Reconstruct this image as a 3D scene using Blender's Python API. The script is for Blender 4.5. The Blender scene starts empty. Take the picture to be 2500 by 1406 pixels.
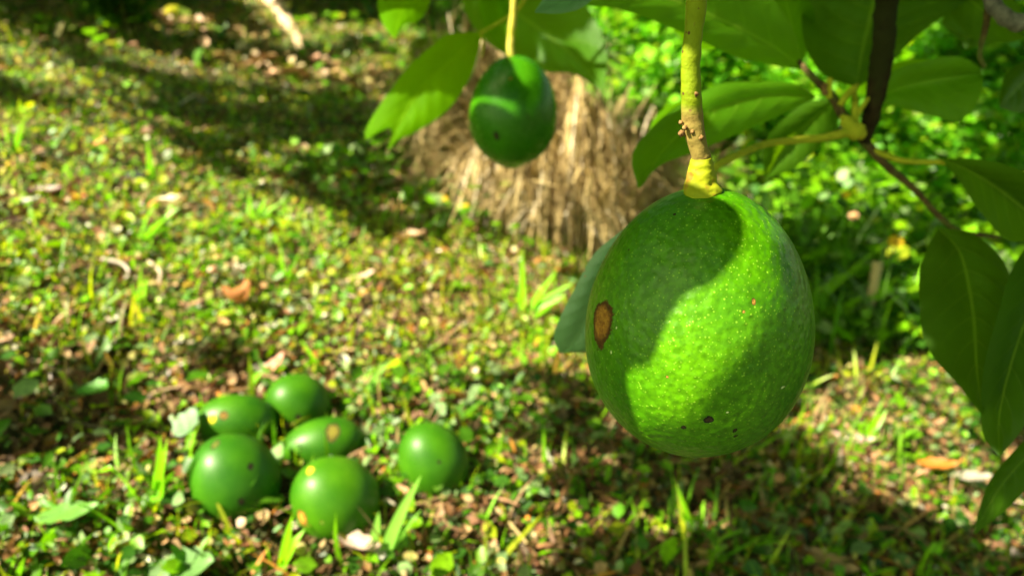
import bpy, math, random
import numpy as np
from mathutils import Vector, Matrix, noise
from mathutils.bvhtree import BVHTree
R = math.radians
rng = np.random.default_rng(7)
random.seed(7)
sc = bpy.context.scene
COL = sc.collection

# ------------------------------------------------------------------ camera
CAM = Vector((0.0, 0.0, 0.5)); PITCH = 25.0
W = 1.48                                   # picture width at unit depth
cd = bpy.data.cameras.new("camera"); cam = bpy.data.objects.new("camera", cd); COL.objects.link(cam)
cam.location = CAM; cam.rotation_euler = (R(90 - PITCH), 0, 0)
cd.sensor_width = 36.0; cd.lens = 36.0 / W
cd.clip_start = 0.01; cd.clip_end = 300.0
cd.dof.use_dof = True; cd.dof.focus_distance = 0.228; cd.dof.aperture_fstop = 9.0
sc.camera = cam
FWD = Vector((0, math.cos(R(PITCH)), -math.sin(R(PITCH))))
UP = Vector((0, math.sin(R(PITCH)), math.cos(R(PITCH))))
RT = Vector((1, 0, 0))

# ------------------------------------------------------------------ light
L = Vector((-0.616, -0.248, 0.748)).normalized()      # towards the sun
w = bpy.data.worlds.new("World"); sc.world = w; w.use_nodes = True
nt = w.node_tree; nt.nodes.clear()
sky = nt.nodes.new("ShaderNodeTexSky"); sky.sky_type = 'NISHITA'; sky.sun_disc = False
sky.sun_elevation = math.asin(L.z); sky.sun_rotation = math.atan2(L.x, L.y)
sky.dust_density = 2.0
bg = nt.nodes.new("ShaderNodeBackground"); bg.inputs[1].default_value = 0.068
wo = nt.nodes.new("ShaderNodeOutputWorld")
tint = nt.nodes.new("ShaderNodeMix"); tint.data_type = 'RGBA'; tint.blend_type = 'MULTIPLY'; tint.inputs[0].default_value = 1.0
tint.inputs[7].default_value = (.90, 1.0, .44, 1)      # hazy, warm white balance
nt.links.new(sky.outputs[0], tint.inputs[6]); nt.links.new(tint.outputs[2], bg.inputs[0]); nt.links.new(bg.outputs[0], wo.inputs[0])
sl = bpy.data.lights.new("sun", 'SUN'); so = bpy.data.objects.new("sun", sl); COL.objects.link(so)
sl.energy = 5.0; sl.angle = R(0.55); sl.color = (1.0, 0.93, 0.66)
so.rotation_euler = L.to_track_quat('Z', 'Y').to_euler()
sc.view_settings.view_transform = 'Standard'; sc.view_settings.look = 'None'
sc.view_settings.exposure = 2.18; sc.view_settings.gamma = 1.0
sc.render.engine = 'CYCLES'
sc.cycles.max_bounces = 8; sc.cycles.transparent_max_bounces = 8
sc.cycles.use_denoising = True

# ------------------------------------------------------------------ helpers
def P(px, py, d):
    px, py, d = float(px), float(py), float(d)
    u = (px - 1250) / 2500 * W; v = (703 - py) / 2500 * W
    return CAM + d * (FWD + u * RT + v * UP)
def ray(px, py):
    px, py = float(px), float(py)
    u = (px - 1250) / 2500 * W; v = (703 - py) / 2500 * W
    return FWD + u * RT + v * UP
def project(p):
    q = Vector(p) - CAM; d = q.dot(FWD)
    if d <= 1e-4: return (-9999, -9999, d)
    return (1250 + q.dot(RT) / d / W * 2500, 703 - q.dot(UP) / d / W * 2500, d)

def gz_np(x, y):
    x = np.asarray(x, float); y = np.asarray(y, float)
    z = 0.005 - 0.2 * 3.5 * np.tanh(x / 3.5)
    z = z + 0.075 * np.maximum(0, y - 2.2) + 0.02 * np.maximum(0, y - 6) ** 1.3
    z = z + 0.012 * np.sin(3.1 * x + 1.0) * np.cos(2.7 * y + .4) + 0.008 * np.sin(7.3 * x + 2 * y) + 0.006 * np.sin(11 * y - 5 * x + 1.3)
    z = z + 0.0035 * np.sin(31 * x + 9 * y) + 0.003 * np.sin(37 * y - 13 * x) + 0.002 * np.sin(83 * x - 40 * y)
    return z
def gz(x, y): return float(gz_np(x, y))
def hit(px, py, h=0.0):
    r = ray(px, py); t = 0.2
    while t < 40:
        p = CAM + t * r
        if p.z - gz(p.x, p.y) < h: 
            lo = t - 0.02
            hi = t
            for _ in range(14):
                m = (lo + hi) / 2; q = CAM + m * r
                if q.z - gz(q.x, q.y) < h: hi = m
                else: lo = m
            return CAM + hi * r
        t += 0.02
    return None

def tag(o, label=None, cat=None, group=None, kind=None):
    if label: o["label"] = label
    if cat: o["category"] = cat
    if group: o["group"] = group
    if kind: o["kind"] = kind
    return o
def empty(name, loc):
    o = bpy.data.objects.new(name, None); COL.objects.link(o); o.location = loc
    o.empty_display_size = 0.02
    return o
def link(name, me, parent=None, loc=None):
    o = bpy.data.objects.new(name, me); COL.objects.link(o)
    if loc is not None: o.location = loc
    if parent is not None:
        o.parent = parent
        o.matrix_parent_inverse = Matrix.Translation(-Vector(parent.location))
    return o
def mesh_np(name, V, loops, starts, totals, mat, parent=None, uv=None, col=None, smooth=True):
    me = bpy.data.meshes.new(name)
    me.vertices.add(len(V)); me.vertices.foreach_set("co", np.asarray(V, np.float32).ravel())
    me.loops.add(len(loops)); me.loops.foreach_set("vertex_index", np.asarray(loops, np.int32))
    me.polygons.add(len(starts)); me.polygons.foreach_set("loop_start", np.asarray(starts, np.int32))
    me.polygons.foreach_set("loop_total", np.asarray(totals, np.int32))
    me.update(calc_edges=True); me.validate()
    if smooth: me.polygons.foreach_set("use_smooth", np.ones(len(starts), bool))
    if uv is not None:
        l = me.uv_layers.new(name="UVMap"); l.data.foreach_set("uv", np.asarray(uv, np.float32)[np.asarray(loops)].ravel())
    if col is not None:
        a = me.color_attributes.new("Col", 'FLOAT_COLOR', 'POINT'); a.data.foreach_set("color", np.asarray(col, np.float32).ravel())
    me.materials.append(mat)
    return link(name, me, parent)
def mesh_py(name, V, F, mat, parent=None, uv=None, col=None):
    loops = [i for f in F for i in f]; tot = [len(f) for f in F]
    st = np.concatenate([[0], np.cumsum(tot)[:-1]])
    return mesh_np(name, [tuple(v) for v in V], loops, st, tot, mat, parent, uv, col)

def cr(pts, n):
    """Catmull-Rom resample a polyline evenly"""
    p = [np.array(q, float) for q in pts]
    if len(p) == 2:
        return [p[0] + (p[1] - p[0]) * i / (n - 1) for i in range(n)]
    e = [2 * p[0] - p[1]] + p + [2 * p[-1] - p[-2]]
    dense = []
    for i in range(1, len(e) - 2):
        for k in range(16):
            t = k / 16; a, b, c, d = e[i - 1:i + 3]
            dense.append(.5 * ((2 * b) + (-a + c) * t + (2 * a - 5 * b + 4 * c - d) * t * t + (-a + 3 * b - 3 * c + d) * t ** 3))
    dense.append(p[-1]); dense = np.array(dense)
    s = np.concatenate([[0], np.cumsum(np.linalg.norm(np.diff(dense, axis=0), axis=1))]); s /= s[-1]
    t = np.linspace(0, 1, n)
    return list(np.stack([np.interp(t, s, dense[:, k]) for k in range(dense.shape[1])], 1))

def tube(name, pts, rad, mat, parent=None, seg=14, n=40, bump=0.0, fr=200.0, ell=1.0):
    """tube along world points; rad = list of (t, r)"""
    C = cr([tuple(p) for p in pts], n)
    tt = np.linspace(0, 1, n); rr = np.interp(tt, [a for a, b in rad], [b for a, b in rad])
    V = []; F = []; uv = []
    ref = Vector((0.31, 0.9, 0.27)).normalized(); 
    for i in range(n):
        a = Vector(C[max(0, i - 1)]); b = Vector(C[min(n - 1, i + 1)]); t = (b - a).normalized()
        x = t.cross(ref).normalized(); y = t.cross(x).normalized()
        for k in range(seg):
            th = 2 * math.pi * k / seg
            dvec = math.cos(th) * x + math.sin(th) * y * ell
            p = Vector(C[i]); r = rr[i]
            if bump: r *= 1 + bump * noise.noise((p + dvec * r) * fr)
            V.append(p + dvec * r); uv.append((k / seg, tt[i]))
    for i in range(n - 1):
        for k in range(seg):
            F.append((i * seg + k, i * seg + (k + 1) % seg, (i + 1) * seg + (k + 1) % seg, (i + 1) * seg + k))
    F.append(tuple(range(seg - 1, -1, -1))); F.append(tuple((n - 1) * seg + k for k in range(seg)))
    return mesh_py(name, V, F, mat, parent, uv)

# ------------------------------------------------------------------ materials
def newmat(name):
    m = bpy.data.materials.new(name); m.use_nodes = True; t = m.node_tree; t.nodes.clear()
    return m, t
def N(t, kind, **kw):
    n = t.nodes.new(kind)
    for k, v in kw.items():
        if k in n.inputs.keys(): n.inputs[k].default_value = v
        else: setattr(n, k, v)
    return n
def mathn(t, op, a, b=None, c=None, clamp=False):
    n = t.nodes.new("ShaderNodeMath"); n.operation = op; n.use_clamp = clamp
    for i, v in enumerate((a, b, c)):
        if v is None: continue
        if hasattr(v, "links"): t.links.new(v, n.inputs[i])
        else: n.inputs[i].default_value = v
    return n.outputs[0]
def mixc(t, f, a, b, mode='MIX'):
    n = t.nodes.new("ShaderNodeMix"); n.data_type = 'RGBA'; n.blend_type = mode
    for i, v in ((0, f), (6, a), (7, b)):
        if hasattr(v, "links"): t.links.new(v, n.inputs[i])
        elif i == 0: n.inputs[0].default_value = v
        else: n.inputs[i].default_value = (*v[:3], 1)
    return n.outputs[2]
def mixf(t, f, a, b):
    n = t.nodes.new("ShaderNodeMix"); n.data_type = 'FLOAT'
    for i, v in ((0, f), (2, a), (3, b)):
        if hasattr(v, "links"): t.links.new(v, n.inputs[i])
        else: n.inputs[i].default_value = v
    return n.outputs[0]
def ramp(t, f, stops):
    n = t.nodes.new("ShaderNodeValToRGB"); t.links.new(f, n.inputs[0]); cr_ = n.color_ramp
    while len(cr_.elements) < len(stops): cr_.elements.new(0.5)
    for e, (p, c) in zip(cr_.elements, stops):
        e.position = p; e.color = (*c, 1) if len(c) == 3 else c
    return n.outputs[0]
def finish(t, col, rough, trans=0.0, tcol=None, normal=None, spec=0.5, sss=0.0):
    b = t.nodes.new("ShaderNodeBsdfPrincipled"); o = t.nodes.new("ShaderNodeOutputMaterial")
    if hasattr(col, "links"): t.links.new(col, b.inputs["Base Color"])
    else: b.inputs["Base Color"].default_value = (*col, 1)
    if hasattr(rough, "links"): t.links.new(rough, b.inputs["Roughness"])
    else: b.inputs["Roughness"].default_value = rough
    b.inputs["Specular IOR Level"].default_value = spec
    if normal is not None: t.links.new(normal, b.inputs["Normal"])
    if trans > 0:
        tr = t.nodes.new("ShaderNodeBsdfTranslucent"); mx = t.nodes.new("ShaderNodeMixShader"); mx.inputs[0].default_value = trans
        if hasattr(tcol, "links"): t.links.new(tcol, tr.inputs[0])
        else: tr.inputs[0].default_value = (*tcol, 1)
        t.links.new(b.outputs[0], mx.inputs[1]); t.links.new(tr.outputs[0], mx.inputs[2]); t.links.new(mx.outputs[0], o.inputs[0])
    else: t.links.new(b.outputs[0], o.inputs[0])
    return b
def bumpn(t, h, strength, dist):
    n = t.nodes.new("ShaderNodeBump"); n.inputs["Strength"].default_value = strength; n.inputs["Distance"].default_value = dist
    t.links.new(h, n.inputs["Height"]); return n.outputs[0]

def leaf_mat(name, base, tcol, trans=0.45, rough=0.5, spec=.25, vein=(0.26, 0.40, 0.03), veinf=0.5, spots=0.0):
    m, t = newmat(name)
    uvn = N(t, "ShaderNodeUVMap"); sp = t.nodes.new("ShaderNodeSeparateXYZ"); t.links.new(uvn.outputs[0], sp.inputs[0])
    au = mathn(t, 'ABSOLUTE', sp.outputs[0]); v = sp.outputs[1]
    mid = mathn(t, 'LESS_THAN', au, 0.035)
    nz = N(t, "ShaderNodeTexNoise", Scale=60.0, Detail=3.0); tc = N(t, "ShaderNodeTexCoord"); t.links.new(tc.outputs["Object"], nz.inputs["Vector"])
    q = mathn(t, 'ADD', mathn(t, 'MULTIPLY', mathn(t, 'SUBTRACT', v, mathn(t, 'MULTIPLY', mathn(t, 'POWER', au, 1.25), 0.22)), 8.5), mathn(t, 'MULTIPLY', nz.outputs[0], 0.25))
    fr = mathn(t, 'ABSOLUTE', mathn(t, 'SUBTRACT', mathn(t, 'FRACT', q), 0.5))
    lat = mathn(t, 'SUBTRACT', 1.0, mathn(t, 'MULTIPLY', fr, 14.0), clamp=True)
    lat = mathn(t, 'MULTIPLY', lat, mathn(t, 'SUBTRACT', 1.0, au))
    vm = mathn(t, 'MAXIMUM', mid, mathn(t, 'MULTIPLY', lat, 0.55))
    n2 = N(t, "ShaderNodeTexNoise", Scale=38.0, Detail=5.0); t.links.new(tc.outputs["Object"], n2.inputs["Vector"])
    c0 = mixc(t, n2.outputs[0], tuple(x * .72 for x in base), tuple(x * 1.28 for x in base))
    c1 = mixc(t, mathn(t, 'MULTIPLY', vm, veinf), c0, vein)
    t0 = mixc(t, n2.outputs[0], tuple(x * .8 for x in tcol), tuple(x * 1.2 for x in tcol))
    t1 = mixc(t, mathn(t, 'MULTIPLY', vm, veinf * .6), t0, tuple(min(1, x * 1.5) for x in tcol))
    if spots > 0:
        vo = N(t, "ShaderNodeTexVoronoi", Scale=70.0); t.links.new(tc.outputs["Object"], vo.inputs["Vector"])
        s = mathn(t, 'LESS_THAN', vo.outputs["Distance"], spots)
        c1 = mixc(t, s, c1, (.30, .17, .06)); t1 = mixc(t, s, t1, (.25, .14, .03))
    nb = bumpn(t, mathn(t, 'SUBTRACT', mathn(t, 'MULTIPLY', n2.outputs[0], .6), vm), 0.5, 0.0008)
    finish(t, c1, rough, trans, t1, nb, spec=spec)
    return m
M = {}
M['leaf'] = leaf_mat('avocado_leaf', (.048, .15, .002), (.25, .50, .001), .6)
M['leaf_deep'] = leaf_mat('avocado_leaf_deep', (.036, .10, .001), (.15, .31, .0006), .56)  # darker copy of the leaf colour for the shaded leaves
M['leaf_bright'] = leaf_mat('avocado_leaf_bright', (.075, .21, .0002), (.38, .70, .0002), .62, .6, .04, vein=(.26, .42, .001), veinf=.25, spots=.045)  # brighter copy of the leaf colour for the sunlit leaves
M['leaf_pale'] = leaf_mat('avocado_leaf_gloss', (.12, .26, .11), (.10, .28, .02), .2, .3, .6, veinf=.1, spots=.06)

M['leaf_shade'] = leaf_mat('shade_caster_leaf', (.030, .085, .003), (.06, .12, .002), .25)  # only for the unseen leaves added as shade casters

def col_mat(name, trans=0.4, rough=0.4, tgain=(1.8, 1.7, .5), spec=.5):
    m, t = newmat(name); a = N(t, "ShaderNodeVertexColor", layer_name="Col")
    tc = N(t, "ShaderNodeTexCoord"); nz = N(t, "ShaderNodeTexNoise", Scale=150.0, Detail=3.0); t.links.new(tc.outputs["Object"], nz.inputs["Vector"])
    g = ramp(t, nz.outputs[0], [(.25, (.6, .6, .6)), (.75, (1.35, 1.35, 1.35))])
    c = mixc(t, 1.0, a.outputs[0], g, 'MULTIPLY')
    tcx = mixc(t, 1.0, c, tgain, 'MULTIPLY')
    finish(t, c, rough, trans, tcx, None, spec)
    return m
M['cover'] = col_mat('ground_leaf', .42, .42, spec=.35)
M['bush'] = col_mat('bush_leaf', .45, .35)
M['litter'] = col_mat('litter', .12, .6, (1.2, 1, .8), .3)
M['straw'] = col_mat('straw', .15, .55, (1.1, 1, .7), .35)
M['canopy'] = col_mat('shade_canopy_leaf', .22, .4)  # only for unseen foliage added to cast shade and block sky

def soil():
    m, t = newmat('soil'); tc = N(t, "ShaderNodeTexCoord")
    n1 = N(t, "ShaderNodeTexNoise", Scale=2.2, Detail=8.0, Roughness=.65); n2 = N(t, "ShaderNodeTexNoise", Scale=45.0, Detail=8.0, Roughness=.7)
    for n in (n1, n2): t.links.new(tc.outputs["Object"], n.inputs["Vector"])
    c = ramp(t, n2.outputs[0], [(.3, (.018, .011, .006)), (.5, (.05, .03, .014)), (.7, (.12, .07, .035))])
    g = ramp(t, n2.outputs[0], [(.3, (.02, .04, .008)), (.7, (.07, .12, .02))])
    f = ramp(t, n1.outputs[0], [(.42, (0, 0, 0)), (.58, (1, 1, 1))])
    finish(t, mixc(t, f, c, g), .85, normal=bumpn(t, n2.outputs[0], 1.0, .006))
    return m
M['soil'] = soil()

def bark(name, dark, light, scale=120.0, moss=None):
    m, t = newmat(name); tc = N(t, "ShaderNodeTexCoord")
    n1 = N(t, "ShaderNodeTexNoise", Scale=scale, Detail=8.0, Roughness=.7); n2 = N(t, "ShaderNodeTexNoise", Scale=scale * .25, Detail=4.0)
    for n in (n1, n2): t.links.new(tc.outputs["Object"], n.inputs["Vector"])
    c = mixc(t, ramp(t, n1.outputs[0], [(.35, (0, 0, 0)), (.7, (1, 1, 1))]), dark, light)
    if moss: c = mixc(t, ramp(t, n2.outputs[0], [(.5, (0, 0, 0)), (.62, (1, 1, 1))]), c, moss)
    finish(t, c, .85, normal=bumpn(t, n1.outputs[0], .9, .05 / scale * 6), spec=.15)
    return m
M['branch'] = bark('dark_bark', (.008, .005, .002), (.05, .030, .010), 160, (.022, .024, .005))
M['twig'] = bark('twig_brown', (.05, .035, .015), (.16, .11, .04), 220, (.09, .11, .02))
M['greytwig'] = bark('twig_grey', (.06, .055, .05), (.28, .25, .21), 160)
M['tan_bark'] = bark('tan_bark', (.14, .09, .05), (.42, .29, .19), 30)
M['petiole'] = bark('petiole', (.30, .34, .015), (.50, .46, .03), 90)

def fruit_mat(name, spots, base=(.028, .17, .006), light=(.055, .26, .010), dots=True, dotscale=760.0, rough=.33):
    """spots: list of (local position, radius, squash xyz, colour A, colour B)"""
    m, t = newmat(name); tc = N(t, "ShaderNodeTexCoord"); O = tc.outputs["Object"]
    n1 = N(t, "ShaderNodeTexNoise", Scale=30.0, Detail=4.0); n2 = N(t, "ShaderNodeTexNoise", Scale=260.0, Detail=6.0, Roughness=.6)
    for n in (n1, n2): t.links.new(O, n.inputs["Vector"])
    c = mixc(t, ramp(t, n1.outputs[0], [(.35, (0, 0, 0)), (.65, (1, 1, 1))]), base, light)
    h = mathn(t, 'MULTIPLY', n2.outputs[0], .5)
    if dots:
        vo = N(t, "ShaderNodeTexVoronoi", Scale=dotscale); t.links.new(O, vo.inputs["Vector"])
        sz = N(t, "ShaderNodeSeparateColor"); t.links.new(vo.outputs["Color"], sz.inputs[0])
        thr = mathn(t, 'MULTIPLY_ADD', sz.outputs[0], .24, .10)
        dm = mathn(t, 'SUBTRACT', 1.0, mathn(t, 'DIVIDE', vo.outputs["Distance"], thr), clamp=True)
        dm = mathn(t, 'MULTIPLY', mathn(t, 'MULTIPLY', dm, 3.0, clamp=True), mathn(t, 'MULTIPLY_ADD', n1.outputs[0], 2.0, .1, clamp=True), clamp=True)
        c = mixc(t, mathn(t, 'MULTIPLY', dm, .62), c, (.24, .42, .03))
        h = mathn(t, 'ADD', h, mathn(t, 'MULTIPLY', dm, .12))
        v2 = N(t, "ShaderNodeTexVoronoi", Scale=360.0, feature='SMOOTH_F1'); t.links.new(O, v2.inputs["Vector"])
        h = mathn(t, 'SUBTRACT', h, mathn(t, 'MULTIPLY', v2.outputs["Distance"], 1.5))
        n4 = N(t, "ShaderNodeTexNoise", Scale=110.0, Detail=3.0); t.links.new(O, n4.inputs["Vector"]); h = mathn(t, 'ADD', h, mathn(t, 'MULTIPLY', n4.outputs[0], 2.2))
        n5 = N(t, "ShaderNodeTexNoise", Scale=420.0, Detail=2.0); t.links.new(O, n5.inputs["Vector"])
        c = mixc(t, ramp(t, n5.outputs[0], [(.38, (0, 0, 0)), (.62, (.5, .5, .5))]), c, tuple(x * .55 for x in base))
    rg = mixf(t, n2.outputs[0], rough * .8, rough * 1.35)
    for (p, r, sq, ca, cb) in spots:
        mp = t.nodes.new("ShaderNodeVectorMath"); mp.operation = 'SUBTRACT'; t.links.new(O, mp.inputs[0]); mp.inputs[1].default_value = tuple(p)
        ms = t.nodes.new("ShaderNodeVectorMath"); ms.operation = 'MULTIPLY'; t.links.new(mp.outputs[0], ms.inputs[0]); ms.inputs[1].default_value = tuple(1 / s for s in sq)
        ln = t.nodes.new("ShaderNodeVectorMath"); ln.operation = 'LENGTH'; t.links.new(ms.outputs[0], ln.inputs[0])
        nn = N(t, "ShaderNodeTexNoise", Scale=.75 / r, Detail=8.0, Roughness=.68); t.links.new(O, nn.inputs["Vector"])
        d = mathn(t, 'ADD', ln.outputs[1], mathn(t, 'MULTIPLY', mathn(t, 'SUBTRACT', nn.outputs[0], .5), r * 1.7))
        k = mathn(t, 'MULTIPLY', mathn(t, 'SUBTRACT', r, d), 1 / (r * .10), clamp=True)
        edge = mathn(t, 'MULTIPLY', mathn(t, 'SUBTRACT', r * .8, d), 1 / (r * .3), clamp=True)
        fn = N(t, "ShaderNodeTexNoise", Scale=650.0, Detail=6.0, Roughness=.75); t.links.new(O, fn.inputs["Vector"])
        sc_ = mixc(t, ramp(t, fn.outputs[0], [(.38, (0, 0, 0)), (.62, (1, 1, 1))]), ca, cb)
        c = mixc(t, k, c, mixc(t, edge, tuple(x * .35 for x in ca), sc_))
        rg = mixf(t, k, rg, .85)
        h = mathn(t, 'ADD', h, mathn(t, 'MULTIPLY', k, mathn(t, 'MULTIPLY_ADD', fn.outputs[0], 2.2, -1.6)))
    b = finish(t, c, rg, normal=bumpn(t, h, .8, .0004 if dots else .0003), spec=.24)
    b.inputs["Subsurface Weight"].default_value = .06; b.inputs["Subsurface Radius"].default_value = (.3, 1.0, .1); b.inputs["Subsurface Scale"].default_value = .003
    b.inputs["Coat Weight"].default_value = .03; b.inputs["Coat Roughness"].default_value = .25
    return m

# ------------------------------------------------------------------ ground
def make_ground():
    def ax(lo, hi, n, c):
        t = np.linspace(-1, 1, n); s = np.sign(t) * np.abs(t) ** 2.6
        return np.where(s < 0, c + (c - lo) * s, c + (hi - c) * s)
    xs = ax(-60, 60, 520, 0); ys = ax(-40, 90, 560, 1.0)
    X, Y = np.meshgrid(xs, ys, indexing='ij'); Z = gz_np(X, Y)
    V = np.stack([X, Y, Z], -1).reshape(-1, 3); n, k = X.shape
    i = np.arange(n - 1)[:, None] * k + np.arange(k - 1)[None]
    q = np.stack([i, i + k, i + k + 1, i + 1], -1).reshape(-1, 4)
    o = mesh_np('ground', V, q.ravel(), np.arange(len(q)) * 4, np.full(len(q), 4), M['soil'])
    tag(o, 'dark brown soil of the sloping orchard floor', None, None, 'structure')
make_ground()

# ------------------------------------------------------------------ scatter engine
LEAF_T = np.array([(0, 0, 0), (-.27, .33, .05), (0, .33, -.02), (.27, .33, .05), (-.24, .7, .06), (0, .7, 0), (.24, .7, .06), (0, 1, -.05)], float)
LEAF_F = [(0, 2, 1), (0, 3, 2), (1, 2, 5, 4), (2, 3, 6, 5), (4, 5, 7), (5, 6, 7)]
ROUND_T = LEAF_T * np.array([1.6, 1, 1.4])
BLADE_T = np.array([(-.03, 0, 0), (.03, 0, 0), (-.032, .35, .04), (.032, .35, .04), (-.022, .7, .02), (.022, .7, .02), (0, 1, -.06)], float)
BLADE_F = [(0, 1, 3, 2), (2, 3, 5, 4), (4, 5, 6)]
CURL_T = LEAF_T * np.array([1.0, 1, 1]) + np.array([(0, 0, 0), (0, 0, .18), (0, 0, 0), (0, 0, .12), (0, 0, .22), (0, 0, .05), (0, 0, .1), (0, 0, .2)])
def frames(yaw, pitch, roll):
    """rotation matrices: leaf along local y; pitch lifts the tip"""
    n = len(yaw); cy, sy = np.cos(yaw), np.sin(yaw); cp, sp_ = np.cos(pitch), np.sin(pitch); c_, s_ = np.cos(roll), np.sin(roll)
    y = np.stack([sy * cp, cy * cp, sp_], 1)
    x0 = np.stack([cy, -sy, np.zeros(n)], 1); z0 = np.cross(x0, y)
    x = x0 * c_[:, None] + z0 * s_[:, None]; z = np.cross(x, y)
    return np.stack([x, y, z], 1)          # rows = axes
def scatter(name, T, F, pos, size, rot, cols, mat, parent=None, wid=None):
    n = len(pos); k = len(T)
    TT = np.broadcast_to(T[None], (n, k, 3)).copy()
    if wid is not None: TT[:, :, 0] *= wid[:, None]
    V = np.einsum('nkj,nji->nki', TT, rot) * size[:, None, None] + pos[:, None, :]
    fl = np.array([i for f in F for i in f]); ft = np.array([len(f) for f in F])
    loops = (fl[None] + (np.arange(n) * k)[:, None]).ravel(); tot = np.tile(ft, n); st = np.concatenate([[0], np.cumsum(tot)[:-1]])
    C = np.ones((n, k, 4), np.float32); C[:, :, :3] = cols[:, None, :]
    return mesh_np(name, V.reshape(-1, 3), loops, st, tot, mat, parent, None, C.reshape(-1, 4), smooth=True)
def pick(pal, wts, n):
    pal = np.array(pal); wts = np.array(wts, float); wts /= wts.sum()
    c = pal[rng.choice(len(pal), n, p=wts)]
    return c * rng.uniform(.7, 1.3, (n, 1)) * rng.uniform(.9, 1.1, (n, 3))

def proj_np(p):
    q = p - np.array(CAM); d = q @ np.array(FWD)
    return 1250 + (q @ np.array(RT)) / d / W * 2500, 703 - (q @ np.array(UP)) / d / W * 2500, d
def inpoly(px, py, poly):
    px = np.asarray(px); py = np.asarray(py); r = np.zeros(px.shape, bool); n = len(poly)
    for i in range(n):
        x1, y1 = poly[i]; x2, y2 = poly[(i + 1) % n]
        c = ((y1 > py) != (y2 > py)) & (px < (x2 - x1) * (py - y1) / (y2 - y1 + 1e-9) + x1)
        r ^= c
    return r
def vnoise(x, y, s, seed=0.0):
    return (np.sin(s * x + 1.7 * seed) * np.cos(s * .9 * y + seed) + .6 * np.sin(s * 2.3 * x - s * 1.7 * y + seed * 2.1) + .4 * np.sin(s * 4.1 * y + s * 2.9 * x + seed)) / 1.4

G = dict(bright=(.15, .34, .004), yellow=(.28, .36, .008), grey=(.18, .27, .11), mid=(.06, .17, .006), deep=(.025, .09, .006),
         brown=(.15, .07, .03), tan=(.34, .22, .12), orange=(.34, .14, .025), pale=(.52, .45, .38), dark=(.05, .028, .014))
def sample_ground(rho0, d0, dmax, power=1.6, margin=350, xy=None):
    """world points; density falls with distance"""
    out = []
    A = [(-2.5, 2.2, .25, 2.6)] if dmax <= 3 else [(-2.5, 2.2, .25, 2.6), (-6.5, 5, 2.6, dmax)]
    for (x0, x1, y0, y1) in A:
        dmin = max(d0, y0)
        rm = rho0 * (d0 / dmin) ** power if dmin > d0 else rho0
        n = int(rm * (x1 - x0) * (y1 - y0))
        x = rng.uniform(x0, x1, n); y = rng.uniform(y0, y1, n)
        dd = np.sqrt(x * x + y * y + .16)
        keep = rng.random(n) < np.minimum(1, (d0 / dd) ** power) * rho0 / rm
        x, y = x[keep], y[keep]
        z = gz_np(x, y); px, py, dp = proj_np(np.stack([x, y, z], 1))
        k = (px > -margin) & (px < 2500 + margin) & (py > -150) & (py < 1406 + margin) & (dp > .2)
        out.append(np.stack([x[k], y[k], z[k]], 1))
    return np.concatenate(out)

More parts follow.
